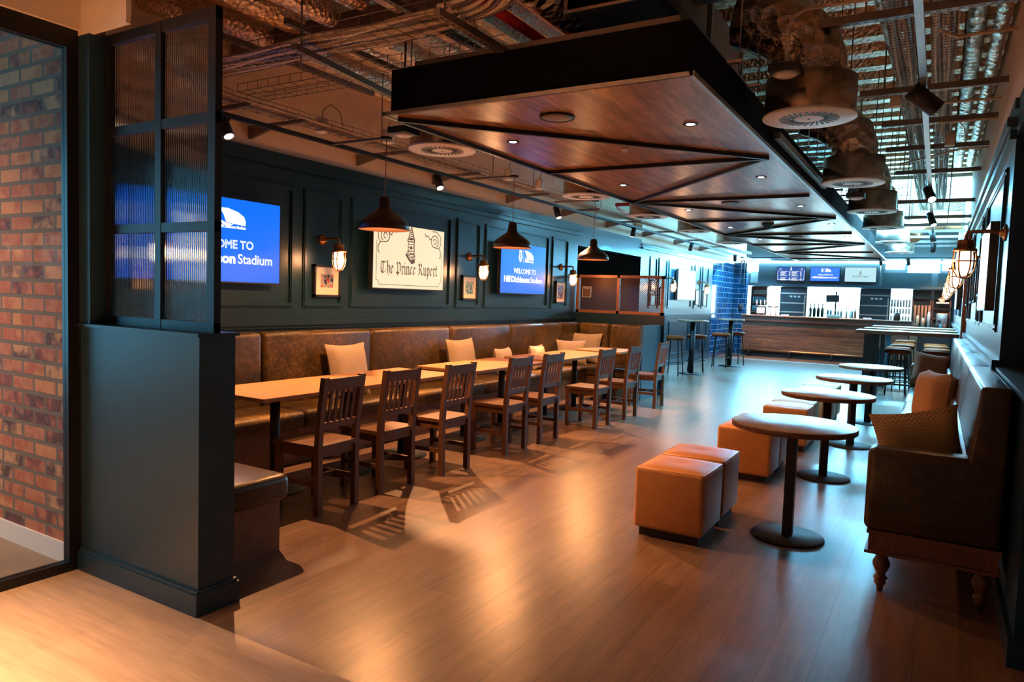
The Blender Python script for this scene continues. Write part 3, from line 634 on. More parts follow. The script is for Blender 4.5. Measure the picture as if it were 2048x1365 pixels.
# ------------------------------------------------------------------ dining tables
G = 'oak topped dining tables in front of the banquette'
for y0, y1, lab, zz in ((3.2, 4.005, 'oak dining table nearest the camera, beside the low navy wall', 0), (4.01, 4.705, 'second oak dining table from the front', 0), (4.71, 5.43, 'third oak dining table, last of the front group of three', 0),
                    (5.72, 6.43, 'fourth oak dining table, first after the gap', 0), (6.435, 7.17, 'fifth oak dining table, below the blue screen', 0), (7.42, 8.27, 'sixth oak dining table, with the small cushions behind', 0), (8.275, 9.1, 'seventh oak dining table', 0), (9.42, 10.15, 'farthest oak dining table, at the banquette corner', .0)):
    xc, yc = -4.175, (y0+y1)/2
    t = T('dining_table', lab, 'table', (xc, yc, 0), G)
    mb = MB(); mb.rbox(-4.53, -3.82, y0, y1, .725, .755, .003, 1); mb.sm = [False]*len(mb.sm); mb.build('table_top', OAKT, t)
    MB().cyl((xc, yc, .02), (xc, yc, .71), .036, 20).build('column', BLACKM, t)
    mb = MB(); mb.lathe([(0, 0), (.235, 0), (.235, .010), (.05, .022), (0, .022)], (xc, yc, 0), 40); mb.build('base', BLACKM, t)
    mb = MB(); mb.box(xc-.22, xc+.22, yc-.03, yc+.03, .708, .725); mb.box(xc-.03, xc+.03, yc-.22, yc+.22, .708, .725); mb.build('spider', BLACKM, t)
# ------------------------------------------------------------------ dining chairs
ch = T('dining_chair', 'x', 'chair', (0, 0, 0))
for s_ in (-1, 1):
    mb = MB(); y = s_*.182
    prof = [(.175, 0), (.218, 0), (.212, .45), (.222, .62), (.262, .925), (.222, .925), (.184, .62), (.172, .45)]
    mb.prism(prof, 'y', y-.021, y+.021); mb.build('leg', OAK, ch)
    mb = MB(); mb.prism([(-.185, 0), (-.148, 0), (-.142, .44), (-.19, .44)], 'y', s_*.175-.021, s_*.175+.021); mb.build('leg', OAK, ch)
    MB().box(-.145, .178, s_*.175-.012, s_*.175+.012, .385, .44).build('apron', OAK, ch)
    MB().box(-.15, .18, s_*.175-.011, s_*.175+.011, .185, .218).build('stretcher', OAK, ch)
MB().box(.0, .024, -.17, .17, .19, .214).build('stretcher', OAK, ch)
MB().box(-.18, -.156, -.155, .155, .385, .44).build('apron', OAK, ch); MB().box(.176, .20, -.162, .162, .385, .44).build('apron', OAK, ch)
mb = MB(); mb.prism([(-.205, -.2), (-.2, .2), (.175, .2), (.178, .16), (.215, .16), (.215, -.16), (.178, -.16), (.175, -.2)], 'z', .441, .468); mb.build('seat', OAK, ch)
mb = MB(); mb.prism([(.226, .835), (.25, .835), (.262, .915), (.238, .915)], 'y', -.162, .162); mb.build('top_rail', OAK, ch)
mb = MB(); mb.prism([(.188, .575), (.212, .575), (.218, .62), (.194, .62)], 'y', -.162, .162); mb.build('lower_rail', OAK, ch)
for i in range(5):
    y = -.112+i*.056; mb = MB(); mb.prism([(.202, .615), (.214, .615), (.246, .84), (.234, .84)], 'y', y-.011, y+.011); mb.build('slat', OAK, ch)
G = 'slat back oak chairs along the dining tables'
for i, (x, y, rz, lab) in enumerate(((-3.64, 3.50, .05, 'nearest slat back oak chair, just past the low navy wall'), (-3.66, 4.15, 0, 'second slat back oak chair from the front'), (-3.62, 4.86, 0, 'third slat back oak chair from the front'), (-3.62, 5.86, 0, 'fourth slat back oak chair, first after the gap'),
        (-3.60, 6.50, 0, 'fifth slat back oak chair from the front'), (-3.50, 7.66, -.02, 'sixth slat back oak chair, with seat standing clear of the table'), (-3.47, 8.47, 0, 'seventh slat back oak chair, second from the far end'), (-3.50, 9.62, .05, 'farthest slat back oak chair, beside the banquette end panel'))):
    if i == 0: ch.location = (x, y, 0); ch.rotation_euler = (0, 0, rz); ch['label'] = lab; ch['group'] = G
    else: dup(ch, (x, y, 0), rz, lab, G)
# ------------------------------------------------------------------ cube stools
G = 'tan leather cube stools in pairs'
cu = T('cube_stool', 'x', 'stool', (0, 0, 0))
mb = MB(); mb.rbox(-.222, .222, -.225, .225, .055, .445, .025, 4)
for i, v in enumerate(mb.v):
    if v[2] > .42: mb.v[i] = (v[0], v[1], v[2]+.012*(1-(v[0]/.22) ** 2)*(1-(v[1]/.22) ** 2)) if False else v
mb.build('cover', TAN, cu)
n_ = 12; v = []; f = []
for i in range(n_+1):
    for j in range(n_+1):
        a, b = 2*i/n_-1, 2*j/n_-1; r = math.hypot(a, b)
        v.append((a*.216, b*.218, .437+.022*((1-a ** 4)*(1-b ** 4)) ** .5-.010*math.exp(-r*r*18)))
for i in range(n_):
    for j in range(n_): k = i*(n_+1)+j; f.append((k, k+n_+1, k+n_+2, k+1))
MB().add(v, f, True).build('seat_pad', TAN, cu)
mb = MB(); mb.tube([(-.214, -.214, .437), (.214, -.214, .437), (.214, .214, .437), (-.214, .214, .437), (-.214, -.214, .437)], .005, 6); mb.build('piping', TAN, cu)
MB().box(-.19, .19, -.19, .19, 0, .056).build('plinth', BLACKM, cu)
for i, (x, y, rz, lab) in enumerate(((-1.37, 4.48, 0, 'nearest tan leather cube stool, by the first round table'), (-1.375, 4.97, .01, 'tan cube stool pushed against the back of the nearest one'), (-1.345, 6.36, 0, 'third tan cube stool, half hidden under the first round table edge'), (-1.35, 6.84, 0, 'fourth tan cube stool, behind the third'),
        (-1.29, 7.93, 0, 'fifth tan cube stool, seen between the first and second round tables'), (-1.30, 8.42, .01, 'sixth tan cube stool, behind the fifth'), (-1.28, 9.85, 0, 'seventh tan cube stool, beyond the second round table'), (-1.28, 10.34, 0, 'farthest tan cube stool'))):
    if i == 0: cu.location = (x, y, 0); cu['label'] = lab; cu['group'] = G
    else: dup(cu, (x, y, 0), rz, lab, G)
# ------------------------------------------------------------------ round tables
G = 'round pedestal tables in front of the sofa'
rt_ = T('round_table', 'x', 'table', (0, 0, 0))
MB().lathe([(0, .745), (.372, .745), (.377, .742)], n=64).build('table_top', WALN, rt_)
MB().lathe([(.377, .742), (.379, .738), (.379, .712), (.375, .708), (0, .708)], n=64).build('table_edge', WALE, rt_)
MB().box(-.03, .03, -.03, .03, .015, .708).build('column', BLACKM, rt_)
MB().lathe([(0, 0), (.22, 0), (.225, .004), (.222, .012), (0, .016)], n=48).build('base', BLACKM, rt_)
for i, (x, y, lab) in enumerate(((-.75, 4.83, 'nearest round wood topped pedestal table, beside the sofa arm'), (-.78, 6.72, 'second round pedestal table from the front'), (-.73, 8.45, 'third round pedestal table from the front'), (-.70, 10.3, 'farthest round pedestal table, before the high tables'))):
    if i == 0: rt_.location = (x, y, 0); rt_['label'] = lab; rt_['group'] = G
    else: dup(rt_, (x, y, 0), .3*i, lab, G)
# ------------------------------------------------------------------ sofa on turned legs
SY0, SY1 = 4.12, 11.1
t = T('sofa', 'long brown leather bench sofa on turned legs against the right wall', 'sofa', (.05, 8.5, 0))
for a, b in ((SY0, SY0+.17), (SY1-.17, SY1)):
    mb = MB(); mb.rbox(-.268, .335, a, b, .338, .772, .035, 4); mb.build('arm', OLIVED, t)
n_ = 8; dy = (SY1-SY0)/n_
edges = [4.12, 5.7, 7.45, 9.15, 11.1]
for a, b in zip(edges[:-1], edges[1:]):
    m_ = (a+b)/2
    mb = MB(); mb.rbox(.205, .335, a+.003, b-.003, .74, 1.135, .02, 3)
    for i, v in enumerate(mb.v):
        if v[0] < .27: mb.v[i] = (v[0]-.035*(1.135-v[2])/.4, v[1], v[2])
    mb.build('back_cushion', OLIVED, t)
    mb = MB(); a2, b2_ = max(a, SY0+.17), min(b, SY1-.17); mb.rbox(-.262, .18, a2+.003, b2_-.003, .338, .46, .035, 4); mb.build('seat_cushion', OLIVED, t)
mb = MB(); mb.rbox(.14, .335, SY0+.17, SY1-.17, .45, .76, .02, 2); mb.build('back_lower', OLIVED, t)
mb = MB(); mb.box(-.250, .34, SY0+.01, SY1-.01, .318, .338); mb.box(-.240, .33, SY0+.02, SY1-.02, .228, .318); mb.box(-.256, .34, SY0+.005, SY1-.005, .214, .230); mb.build('base_rail', SOFAW, t)
leg = [(0, .214), (.036, .214), (.036, .195), (.026, .190), (.034, .175), (.042, .155), (.040, .135), (.024, .10), (.020, .088), (.032, .080), (.034, .070), (.024, .062), (.030, .050), (.028, .042), (.018, .030), (.013, 0), (0, 0)]
for y in (4.20, 6.4, 8.8, 11.0):
    for x in (-.175, .27):
        MB().lathe([(a, b) for a, b in leg[::-1]], (x, y, 0), 20).build('turned_leg', SOFAW, t)
G = 'cushions on the sofa'
scatter('ochre chevron cushion lying over the near end of the sofa', (.0, 4.60, .53), .44, .44, .17, CHEVD, .08, math.radians(12), G, math.radians(-13))
scatter('upright tan velvet cushion seen from the side on the sofa', (.0, 7.35, .465), .48, .50, .26, VELVET, PI/2+.42, math.radians(6), G, 0)
scatter('flat brown cushion leaning in the far corner of the sofa', (-.05, 10.72, .49), .46, .46, .15, BROWNF, .25, math.radians(-14), G, math.radians(8))
# ------------------------------------------------------------------ high tables and bar stools
def high_table(label, cx, cy, wx, wy, z, group, kind):
    t = T('high_table', label, 'high table', (cx, cy, 0), group)
    if kind == 'round':
        MB().lathe([(0, z-.03), (wx/2, z-.03), (wx/2, z), (0, z)], (cx, cy, 0), 40).build('table_top', WALN, t)
        MB().cyl((cx, cy, .015), (cx, cy, z-.03), .05, 20).build('column', BLACKM, t); MB().lathe([(0, 0), (.25, 0), (.25, .014), (0, .02)], (cx, cy, 0), 32).build('base', BLACKM, t)
    else:
        B(cx-wx/2, cx+wx/2, cy-wy/2, cy+wy/2, z-.006, z).build('table_top', WALN, t); B(cx-wx/2-.003, cx+wx/2, cy-wy/2-.003, cy+wy/2+.003, z-.06, z-.006).build('table_edge', WALE, t)
        mb = MB()
        for x in (cx-wx/2+.22, cx+wx/2-.25):
            mb.box(x-.09, x+.14, cy-wy/2+.12, cy+wy/2-.12, 0, z-.05)
            for k in range(4): mb.box(x-.07+k*.055, x-.045+k*.055, cy-wy/2+.105, cy-wy/2+.125, 0, z-.05)
            break
        mb.build('pedestal', NAVYM, t); MB().cyl((cx-wx/2+.4, cy, .2), (cx+wx/2-.1, cy, .2), .015, 8).build('foot_rail', BLACKM, t)
    return t
high_table('round topped high table by the far teal panelling', -4.34, 14.6, .62, .62, 1.12, 'high round tables', 'round')
high_table('round topped high table by the blue tiled wall', -4.20, 17.2, .62, .62, 1.12, 'high round tables', 'round')
for y, lab in ((13.85, 'nearest long high table jutting from the right wall'), (15.45, 'middle long high table jutting from the right wall'), (17.5, 'farthest long high table jutting from the right wall')):
    high_table(lab, -.43, y, 1.52, .7, 1.12, 'long high tables', 'long')
stl = T('bar_stool', 'x', 'bar stool', (0, 0, 0))
mb = MB(); mb.lathe([(0, .722), (.185, .722), (.205, .733), (.212, .76), (.206, .786), (.185, .80), (0, .805)], n=28); mb.build('seat', STOOLL, stl)
for k in range(4):
    a = PI/4+k*PI/2; c_, s_ = math.cos(a), math.sin(a)
    MB().tube([(c_*.08, s_*.08, .72), (c_*.13, s_*.13, .716), (c_*.158, s_*.158, .70), (c_*.165, s_*.165, .66), (c_*.225, s_*.225, 0)], .0115, 8).build('leg', BLACKM, stl)
MB().tube([(.212*math.cos(i*PI/14), .212*math.sin(i*PI/14), .24) for i in range(29)], .008, 6, False).build('foot_ring', BLACKM, stl)
ST = [(-4.56, 14.1, 'bar stool with orange-brown seat, nearest at the high table by the teal panelling', 0), (-4.40, 15.12, 'bar stool on the far side of the high table by the teal panelling', 0),
      (-4.30, 16.72, 'bar stool in front of the high table by the blue tiles', 0), (-4.20, 17.75, 'bar stool behind the high table by the blue tiles', 0)]
ST += [(-.56, 14.05, 'nearest bar stool in the left row at the long high tables', 1), (-.58, 14.85, 'second bar stool in the left row at the long high tables', 1), (-.55, 15.9, 'third bar stool in the left row at the long high tables', 1), (-.56, 16.75, 'fourth bar stool in the left row at the long high tables', 1), (-.58, 18.3, 'farthest bar stool in the left row at the long high tables', 1),
       (.0, 13.95, 'nearest bar stool in the right row, behind the sofa arm', 1), (.03, 14.95, 'second bar stool in the right row, by the wall', 1), (.02, 16.2, 'third bar stool in the right row, by the wall', 1), (.0, 17.0, 'farthest bar stool in the right row, by the wall', 1)]
for i, (x, y, lab, g) in enumerate(ST):
    gg = ('bar stools at the round high tables', 'bar stools at the long high tables')[g]
    if i == 0: stl.location = (x, y, 0); stl['label'] = lab; stl['group'] = gg
    else: dup(stl, (x, y, 0), random.random(), lab, gg)
# ------------------------------------------------------------------ pendants
G = 'dark dome pendant lamps over the dining tables'
for x, y, z, zt, lab in ((-4.15, 4.74, 2.03, 2.80, 'nearest and largest dark dome pendant, in front of the cream screen'), (-4.15, 6.89, 2.035, 2.82, 'middle dark dome pendant, overlapping the blue screen'), (-4.15, 9.08, 2.035, 2.84, 'farthest dark dome pendant, before the black doorway')):
    t = T('pendant_lamp', lab, 'pendant lamp', (x, y, z), G)
    pr = [(.215, 0), (.222, .004), (.205, .06), (.185, .085), (.12, .135), (.075, .165), (.055, .185), (.045, .27), (.038, .285), (.012, .29)]
    inn = [(.010, .286), (.034, .28), (.041, .265), (.05, .183), (.07, .158), (.115, .128), (.18, .078), (.199, .056), (.213, .0)]
    MB().lathe(pr+inn+[(.215, 0)], (x, y, z), 48).build('shade', BRONZE_P if False else plain('pendant_bronze', (.055, .030, .022), .38, .5), t)
    MB().tube([(x, y, z+.285), (x+.003, y, zt)], .0035, 6).build('cord', plain('cord_red', (.32, .05, .03), .6), t)
    MB().lathe([(0, 0), (.05, 0), (.05, .022), (0, .024)], (x, y, zt), 24).build('ceiling_rose', BLACKM, t)
    MB().bar((x, y, zt+.015), (-4.79, y, zt+.015), .03, .02).build('support_arm', STEELD, t)
    MB().lathe([(0, .10), (.022, .11), (.03, .135), (.022, .16), (.012, .18), (0, .18)], (x, y, z), 16).build('bulb', BULB, t)
    l_ = point('pendant_glow', (x, y, z+.075), 70, WARM, .03)
# ------------------------------------------------------------------ timber canopy
X0, X1, Y0, Y1, Z = -3.34, -1.19, 3.78, 20.1, 2.70
t = T('ceiling_canopy', 'long suspended timber canopy with black edge and zigzag battens', 'canopy', (-2.26, 12, Z))
B(X0, X1, Y0, Y1, Z, Z+.02).build('soffit_boards', CANOPY, t)
mb = MB(); mb.box(X0+.04, X1-.04, Y0+.03, Y0+.07, Z+.02, Z+.30); mb.box(X0+.04, X0+.08, Y0+.07, Y1, Z+.02, Z+.30); mb.box(X1-.08, X1-.04, Y0+.07, Y1, Z+.02, Z+.30); mb.box(X0+.04, X1-.04, Y0+.03, Y1, Z+.30, Z+.31); mb.build('fascia', plain('dull_black', (.006, .006, .007), .85, 0, .08), t)
mb = MB(); mb.box(X0-.006, X0+.02, Y0-.006, Y1, Z-.004, Z+.024); mb.box(X1-.02, X1+.006, Y0-.006, Y1, Z-.004, Z+.024); mb.box(X0, X1, Y0-.006, Y0+.012, Z+.0, Z+.024); mb.build('edge_trim', STEEL, t)
MB().box(X0+.18, X1-.12, Y0+.10, Y0+.15, Z+.31, Z+.37).build('top_channel', STEELD, t)
xa, xb = X0+.07, X1-.07; ns = []
k = 0; y = Y0+.07; left = True; pts = []
while y < Y1+.5:
    pts.append((xa if left else xb, min(y, Y1-.05))); y += 2.2; left = not left
segs = [(pts[i], pts[i+1]) for i in range(len(pts)-1)]
for i in range(1, len(pts)): segs.append((pts[i], ((xb if pts[i][0] == xa else xa), pts[i][1])))
for a, b in segs: MB().bar((a[0], a[1], Z-.016), (b[0], b[1], Z-.016), .032, .03).build('batten', BLACK, t)
MB().box(X0+.05, X0+.08, Y0+.1, Y1, Z-.03, Z).build('batten', BLACK, t)
G = 'recessed downlights in the timber canopy'
DL = [(-1.51, 4.79, 'recessed downlight nearest the right front corner of the canopy'), (-2.92, 4.81, 'recessed downlight near the left front corner of the canopy'), (-1.51, 7.02, 'second downlight from the front on the right side of the canopy'), (-2.91, 7.05, 'second downlight from the front on the left side of the canopy'), (-1.5, 9.2, 'third downlight from the front on the right of the canopy'),
      (-2.88, 9.22, 'third downlight from the front on the left of the canopy'), (-1.4, 11.3, 'fourth downlight from the front on the right of the canopy'), (-2.9, 11.5, 'fourth downlight from the front on the left of the canopy'), (-1.4, 13.4, 'fifth downlight from the front on the right of the canopy'), (-2.9, 13.7, 'fifth downlight from the front on the left of the canopy'), (-2.9, 15.9, 'sixth downlight on the left of the canopy')]
for x, y, lab in DL:
    t = T('downlight', lab, 'downlight', (x, y, Z-.004), G)
    MB().lathe([(.03, 0), (.05, -.002), (.05, .0035), (.03, .0035)], (x, y, Z-.004), 24).build('bezel', BLACKM, t)
    MB().lathe([(0, .0), (.031, .0), (.031, .003), (0, .003)], (x, y, Z-.004), 20).build('lens', LED, t)
    spot('downlight_beam', (x, y, Z-.02), (x, y, 0), (15 if x < -2 else 45) if y < 6 else ((20 if x < -2 else 75) if y < 8 else (200 if x < -2 else 330)), WARM2 if y < 8 else COOLW, 88, .6, .02)
for x, y, r, lab in ((-2.25, 4.26, .115, 'round dark ceiling speaker near the front of the canopy'), (-2.2, 8.66, .10, 'round grey ceiling speaker midway along the canopy'), (-2.2, 13.2, .10, 'round ceiling speaker far along the canopy')):
    t = T('ceiling_speaker', lab, 'speaker', (x, y, Z-.01), 'round speakers set in the canopy')
    MB().lathe([(r-.012, -.002), (r, -.004), (r+.004, .008), (r-.012, .008)], (x, y, Z-.01), 40).build('bezel', BLACKM, t); MB().lathe([(0, -.008), (r*.6, -.006), (r-.012, .0), (r-.012, .006), (0, .006)], (x, y, Z-.01), 40).build('grille', STEELD, t)
for x, y, r, lab in ((-2.22, 5.38, .022, 'tiny white sensor dome between the first downlights'), (-2.24, 11.05, .07, 'black dome security camera under the canopy')):
    one(MB().lathe([(0, -r), (r*.7, -r*.7), (r, 0), (r*1.2, .0), (r*1.2, r*.35), (0, r*.35)], (x, y, Z-r*.35), 20), 'ceiling_sensor', WHITEP if r < .05 else BLACKM, lab, 'sensor')
# canopy hangers
G = 'threaded hanger rods and channels above the canopy edge'
mb0 = None
for i, y in enumerate([4.6+.55*k for k in range(14)]):
    mb = MB(); mb.cyl((X1+.03, y, Z+.25), (X1+.03, y, CZ-.07), .005, 6); mb.box(X1-.05, X1+.05, y-.02, y+.02, Z+.30, Z+.32)
    one(mb, 'hanger_rod', STEEL, 'thin steel hanger rod above the right edge of the timber canopy', 'hanger rod', G)
one(MB().box(X1+.0, X1+.05, 5.9, 8.6, Z+.10, Z+.15), 'channel_rail', STEEL, 'slotted steel channel beside the right edge of the canopy', 'channel')
# ------------------------------------------------------------------ ceiling diffusers
def diffuser(x, y, label, group, elbow):
    z = 2.75; t = T('air_diffuser', label, 'air diffuser', (x, y, z), group)
    MB().lathe([(.285, .02), (.285, .255), (.25, .26), (0, .26)], (x, y, z), 48).build('drum', DRUM, t)
    pl = MB().lathe([(0, 0), (.29, 0), (.296, .004), (.296, .018), (0, .018)], (x, y, z), 56).build('face_plate', WHITEP, t)
    mb = MB()
    for i in range(28):
        a = 2*PI*i/28; M = Matrix.Translation((x, y, z)) @ Matrix.Rotation(a, 4, 'Z') @ Matrix.Translation((.14, 0, 0)) @ Matrix.Rotation(.35, 4, 'Z'); mb.box(-.05, .05, -.0075, .0075, -.002, .001, M)
    mb.lathe([(0, -.004), (.008, -.004), (.008, 0), (0, 0)], (x, y, z), 8); mb.build('vane_slots', BLACKM, pl)
    for a_ in (.6, 5.5): MB().cyl((x+.27*math.cos(a_), y+.27*math.sin(a_), z+.25), (x+.27*math.cos(a_), y+.27*math.sin(a_), CZ-.02), .004, 6).build('hanger', STEELD, t)
    if elbow:
        e = elbow; pts = [(x, y, z+.24), (x, y, z+.36), (x-.04*e, y, z+.48), (x-.16*e, y, z+.60), (x-.34*e, y, z+.70), (x-.48*e, y, z+.74)]
        if e < 0: pts = [(x, y, z+.24), (x, y, z+.4), (x, y, z+.6)]
        mb = MB(); mb.tube(pts, [.21, .215, .225, .22, .215, .21][:len(pts)], 28, True); mb.build('flexible_duct', FOILS, t)
G1, G2 = 'drum shaped air diffusers right of the canopy', 'drum shaped air diffusers left of the canopy'
OR = ('nearest', 'second', 'third', 'fourth', 'fifth', 'sixth')
for i, y in enumerate((5.16, 8.02, 10.45, 12.6, 15.37, 18.2)): diffuser(-.82, y, OR[i]+' steel drum air diffuser in the row right of the canopy', G1, 1)
for i, y in enumerate((5.1, 8.08, 10.28, 12.6, 15.2)): diffuser(-3.82, y, OR[i]+' steel drum air diffuser in the row left of the canopy', G2, -1)
# ------------------------------------------------------------------ lighting tracks and spot heads
def head(x, y, z, aim, label, group, power, r=.036, L=.15, ang=62, col=None):
    t = T('track_spotlight', label, 'spotlight', (x, y, z), group)
    d = (Vector(aim)-Vector((x, y, z))).normalized(); c = Vector((x, y, z-.07))
    MB().box(x-.014, x+.014, y-.04, y+.04, z-.022, z).build('adaptor', BLACKM, t); MB().cyl((x, y, z-.02), c, .01, 10).build('stem', BLACKM, t)
    mb = MB(); a, b = c-d*L*.45, c+d*L*.55; mb.tube([a, b], [r, r], 24); mb.build('head', BLACKM, t)
    mb = MB(); mb.tube([b+d*.0005, b+d*.002], [r*.82, r*.82], 20); mb.build('lens', (emis('spot_lens', (1, .75, .5) if col is None else (.6, .9, 1), 6) if power else BLACKM), t)
    if power: spot('track_spot_beam', b+d*.012, aim, power, col or WARM2, ang, .18, .015)
tr = one(MB().box(-4.818, -4.782, 2.6, 21.6, 2.80, 2.835), 'lighting_track', BLACKM, 'long black lighting track under the wire tray along the left wall', 'lighting track')
G = 'track spotlights along the left wall'
for i, (y, aim, p) in enumerate(((3.62, (-3.2, 3.75, 0), 400), (6.35, (-3.25, 5.7, 0), 520), (9.2, (-3.6, 8.9, 0), 420), (12.2, (-5.0, 12.2, 1.6), 260), (15.7, (-5.3, 16.2, 1.5), 300), (19.7, (-4.9, 20.3, 1), 160))):
    head(-4.80, y, 2.80, aim, OR[i]+' black track spotlight from the front along the left wall', G, p, col=COOLW if i > 2 else None, ang=62 if i < 3 else 130, r=.043, L=.17)
one(MB().box(-.19, -.15, 3.2, 21.0, 2.955, 2.99), 'lighting_track', STEEL, 'long lighting track hanging over the sofa side of the room', 'lighting track')
G = 'track spotlights on the right hand track'
for i, (y, aim, p) in enumerate(((5.45, (.55, 5.75, 2.35), 0), (9.9, (.33, 8.6, 1.6), 28), (12.6, (.33, 12.0, 1.5), 28), (15.5, (.2, 15.8, 1.2), 60), (18.2, (-.3, 19, 1), 60))):
    head(-.17, y, 2.955, aim, OR[i]+' black spotlight on the track over the sofa side', G, p, .058 if i == 0 else .05, .21, 100, COOLW)
for i, (x, y) in enumerate(((-1.4, 21.6), (-.75, 21.6))): head(x, y, 2.84, (x+.2, 22.6, 1), ('left','right')[i]+' black spotlight over the right part of the bar', 'spotlights over the bar', 0, .045, .2)
one(MB().box(-5.1, .3, 21.58, 21.62, 2.84, 2.87), 'lighting_track', BLACKM, 'black lighting track above the bar counter', 'lighting track')
# ------------------------------------------------------------------ wire basket trays with cables
def tray(name, label, p0, axis, L, wd=.22, hh=.06, cables=6, step=.10, group=None):
    x, y, z = p0; t = T(name, label, 'cable tray', p0, group); mb = MB(); W = .0028
    def P(a, b, c): return (x+a, y+b, z+c) if axis == 'x' else (x+b, y+a, z+c)
    for b in (-wd/2, -wd/6, wd/6, wd/2): mb.cyl(P(0, b, 0), P(L, b, 0), W, 4)
    for b in (-wd/2, wd/2): mb.cyl(P(0, b, hh), P(L, b, hh), W, 4)
    n = int(L/step)
    for i in range(n+1):
        a = i*step; mb.tube([P(a, -wd/2, hh), P(a, -wd/2, 0), P(a, wd/2, 0), P(a, wd/2, hh)], W, 4)
    mb.build('wire_basket', WIRE, t)
    for c in range(cables):
        b = -wd/2+wd*(c+.5)/cables; r = .010+.006*((c*7) % 3); pts = [P(L*i/14, b+.012*math.sin(i*1.3+c), r+.004+.008*math.sin(i*.9+c*2)) for i in range(15)]
        MB().tube(pts, r, 6).build('cable', (CABLE, CREAM, STEELD)[c % 3], t)
    return t
tray('cable_tray', 'wire basket tray of pale cables running along the left wall above the black track', (-4.80, 2.7, 2.93), 'y', 18.5, .20, .06, 5, .13)
tray('cable_tray', 'large wire basket tray of thick cables crossing the front left ceiling', (-5.2, 3.42, 3.08), 'x', 2.75, .30, .07, 8, .10)
tray('cable_tray', 'empty wire basket tray behind the large cable tray at front left', (-4.9, 3.95, 3.05), 'x', 2.5, .28, .06, 0, .12)
tray('cable_tray', 'left of two wire basket trays packed with cables over the sofa side', (-.34, 4.0, 3.42), 'y', 12, .16, .05, 7, .06)
tray('cable_tray', 'right of two wire basket trays packed with cables over the sofa side', (-.08, 4.0, 3.42), 'y', 12, .16, .05, 7, .06)
t = T('cable_bundle', 'thick bundle of pale cables bending toward the viewer at top centre', 'cables', (-2.2, 3.2, 3.1))
for c in range(9):
    r0 = .30+c*.035; cx, cy = -2.45, 3.28-.30-.02
    pts = [(-2.50, cy+r0+.0, 3.10)]+[(cx+r0*math.sin(a), cy+r0*math.cos(a), 3.10+.02*math.sin(c)) for a in [i*PI/16 for i in range(9)]]+[(cx+r0, cy-.6, 3.12)]
    MB().tube(pts, .013, 6).build('cable', (CREAM, CABLE, STEELD)[c % 3], t)
# ------------------------------------------------------------------ steel channels, rods, brackets
def strut(a, b, label, group, s_=.041):
    a, b = Vector(a), Vector(b); mb = MB(); mb.bar(a, b, s_, s_)
    o = one(mb, 'support_channel', STEELD, label, 'support channel', group)
    d = (b-a); n = max(2, int(d.length/.055)); m2 = MB(); d.normalize()
    for i in range(n):
        p = a+d*(.03+i*.055)
        if (p-b).length < .03: break
        m2.bar(p+Vector((0, 0, -s_/2-.0006)), p+d*.028+Vector((0, 0, -s_/2-.0006)), .013, .0012)
    m2.build('slots', BLACKM, o); return o
G = 'slotted steel channels at the front left ceiling'
strut((-3.58, 3.2, 3.02), (-3.80, 4.75, 3.02), 'slotted steel channel under the large cable tray, left one', G)
strut((-2.42, 3.15, 3.02), (-2.42, 4.6, 3.02), 'slotted steel channel under the large cable tray, right one', G)
strut((-4.55, 3.3, 3.30), (-4.55, 5.0, 3.30), 'dark channel high above the left cable tray', G)
strut((-4.0, 3.5, 3.35), (-4.0, 5.0, 3.35), 'second dark channel above the large cable tray', G)
strut((-3.1, 3.4, 3.35), (-3.1, 5.2, 3.35), 'third dark channel above the large cable tray', G)
G = 'wall brackets along the left wall'
for i, y in enumerate((3.7, 4.25, 5.6, 6.9, 8.6, 10.3, 12.1, 14.0, 16.0, 18.0)):
    t = T('wall_bracket', 'grey cantilever bracket on the left wall above the navy panelling', 'bracket', (-4.98, y, 2.86), G)
    MB().bar((XL, y, 2.895), (-4.62, y, 2.895), .035, .03).build('bracket_arm', STEELD, t); MB().prism([(XL, 2.885), (XL, 2.80), (XL+.03, 2.80), (-4.9, 2.885)], 'y', y-.012, y+.012).build('bracket_web', STEELD, t)
G = 'threaded rods hanging at the left ceiling'
for x, y, z in ((-3.6, 3.28, 2.9), (-2.42, 3.22, 3.0), (-4.7, 5.3, 2.95), (-4.7, 6.3, 2.95), (-4.7, 7.3, 2.95), (-4.7, 8.3, 2.95), (-4.7, 9.3, 2.95), (-3.78, 4.6, 2.95), (-4.7, 10.5, 2.95)):
    one(MB().cyl((x, y, z), (x, y, CZ-.08), .006, 6), 'threaded_rod', STEELD, 'thin threaded rod hanging from the ceiling on the left side', 'threaded rod', G)
G = 'steel channels crossing from the right wall'
for i, (xa_, y, z) in enumerate(((-1.03, 5.0, 3.3), (-.68, 6.76, 3.3), (-.58, 7.85, 3.28), (-.62, 9.2, 3.3), (-.6, 10.8, 3.3), (-.75, 12.2, 3.1), (-.75, 13.4, 3.0), (-.75, 14.6, 3.0), (-.75, 15.8, 3.0), (-.7, 17.0, 3.0), (-.7, 18.2, 3.0), (-.7, 19.4, 3.0))):
    strut((xa_, y, z), (XR, y, z), ('nearest', 'second', 'third', 'fourth', 'fifth', 'sixth', 'seventh', 'eighth', 'ninth', 'tenth', 'eleventh', 'farthest')[i]+' steel channel crossing from the right wall', G, .05)
    if i < 9:
        for x in (-.5, .05): one(MB().cyl((x, y, z), (x, y, CZ-.02), .006, 6), 'threaded_rod', STEELD, 'thin threaded rod holding a channel near the right wall', 'threaded rod', 'threaded rods near the right wall')
G = 'cream conduits crossing to the right wall'
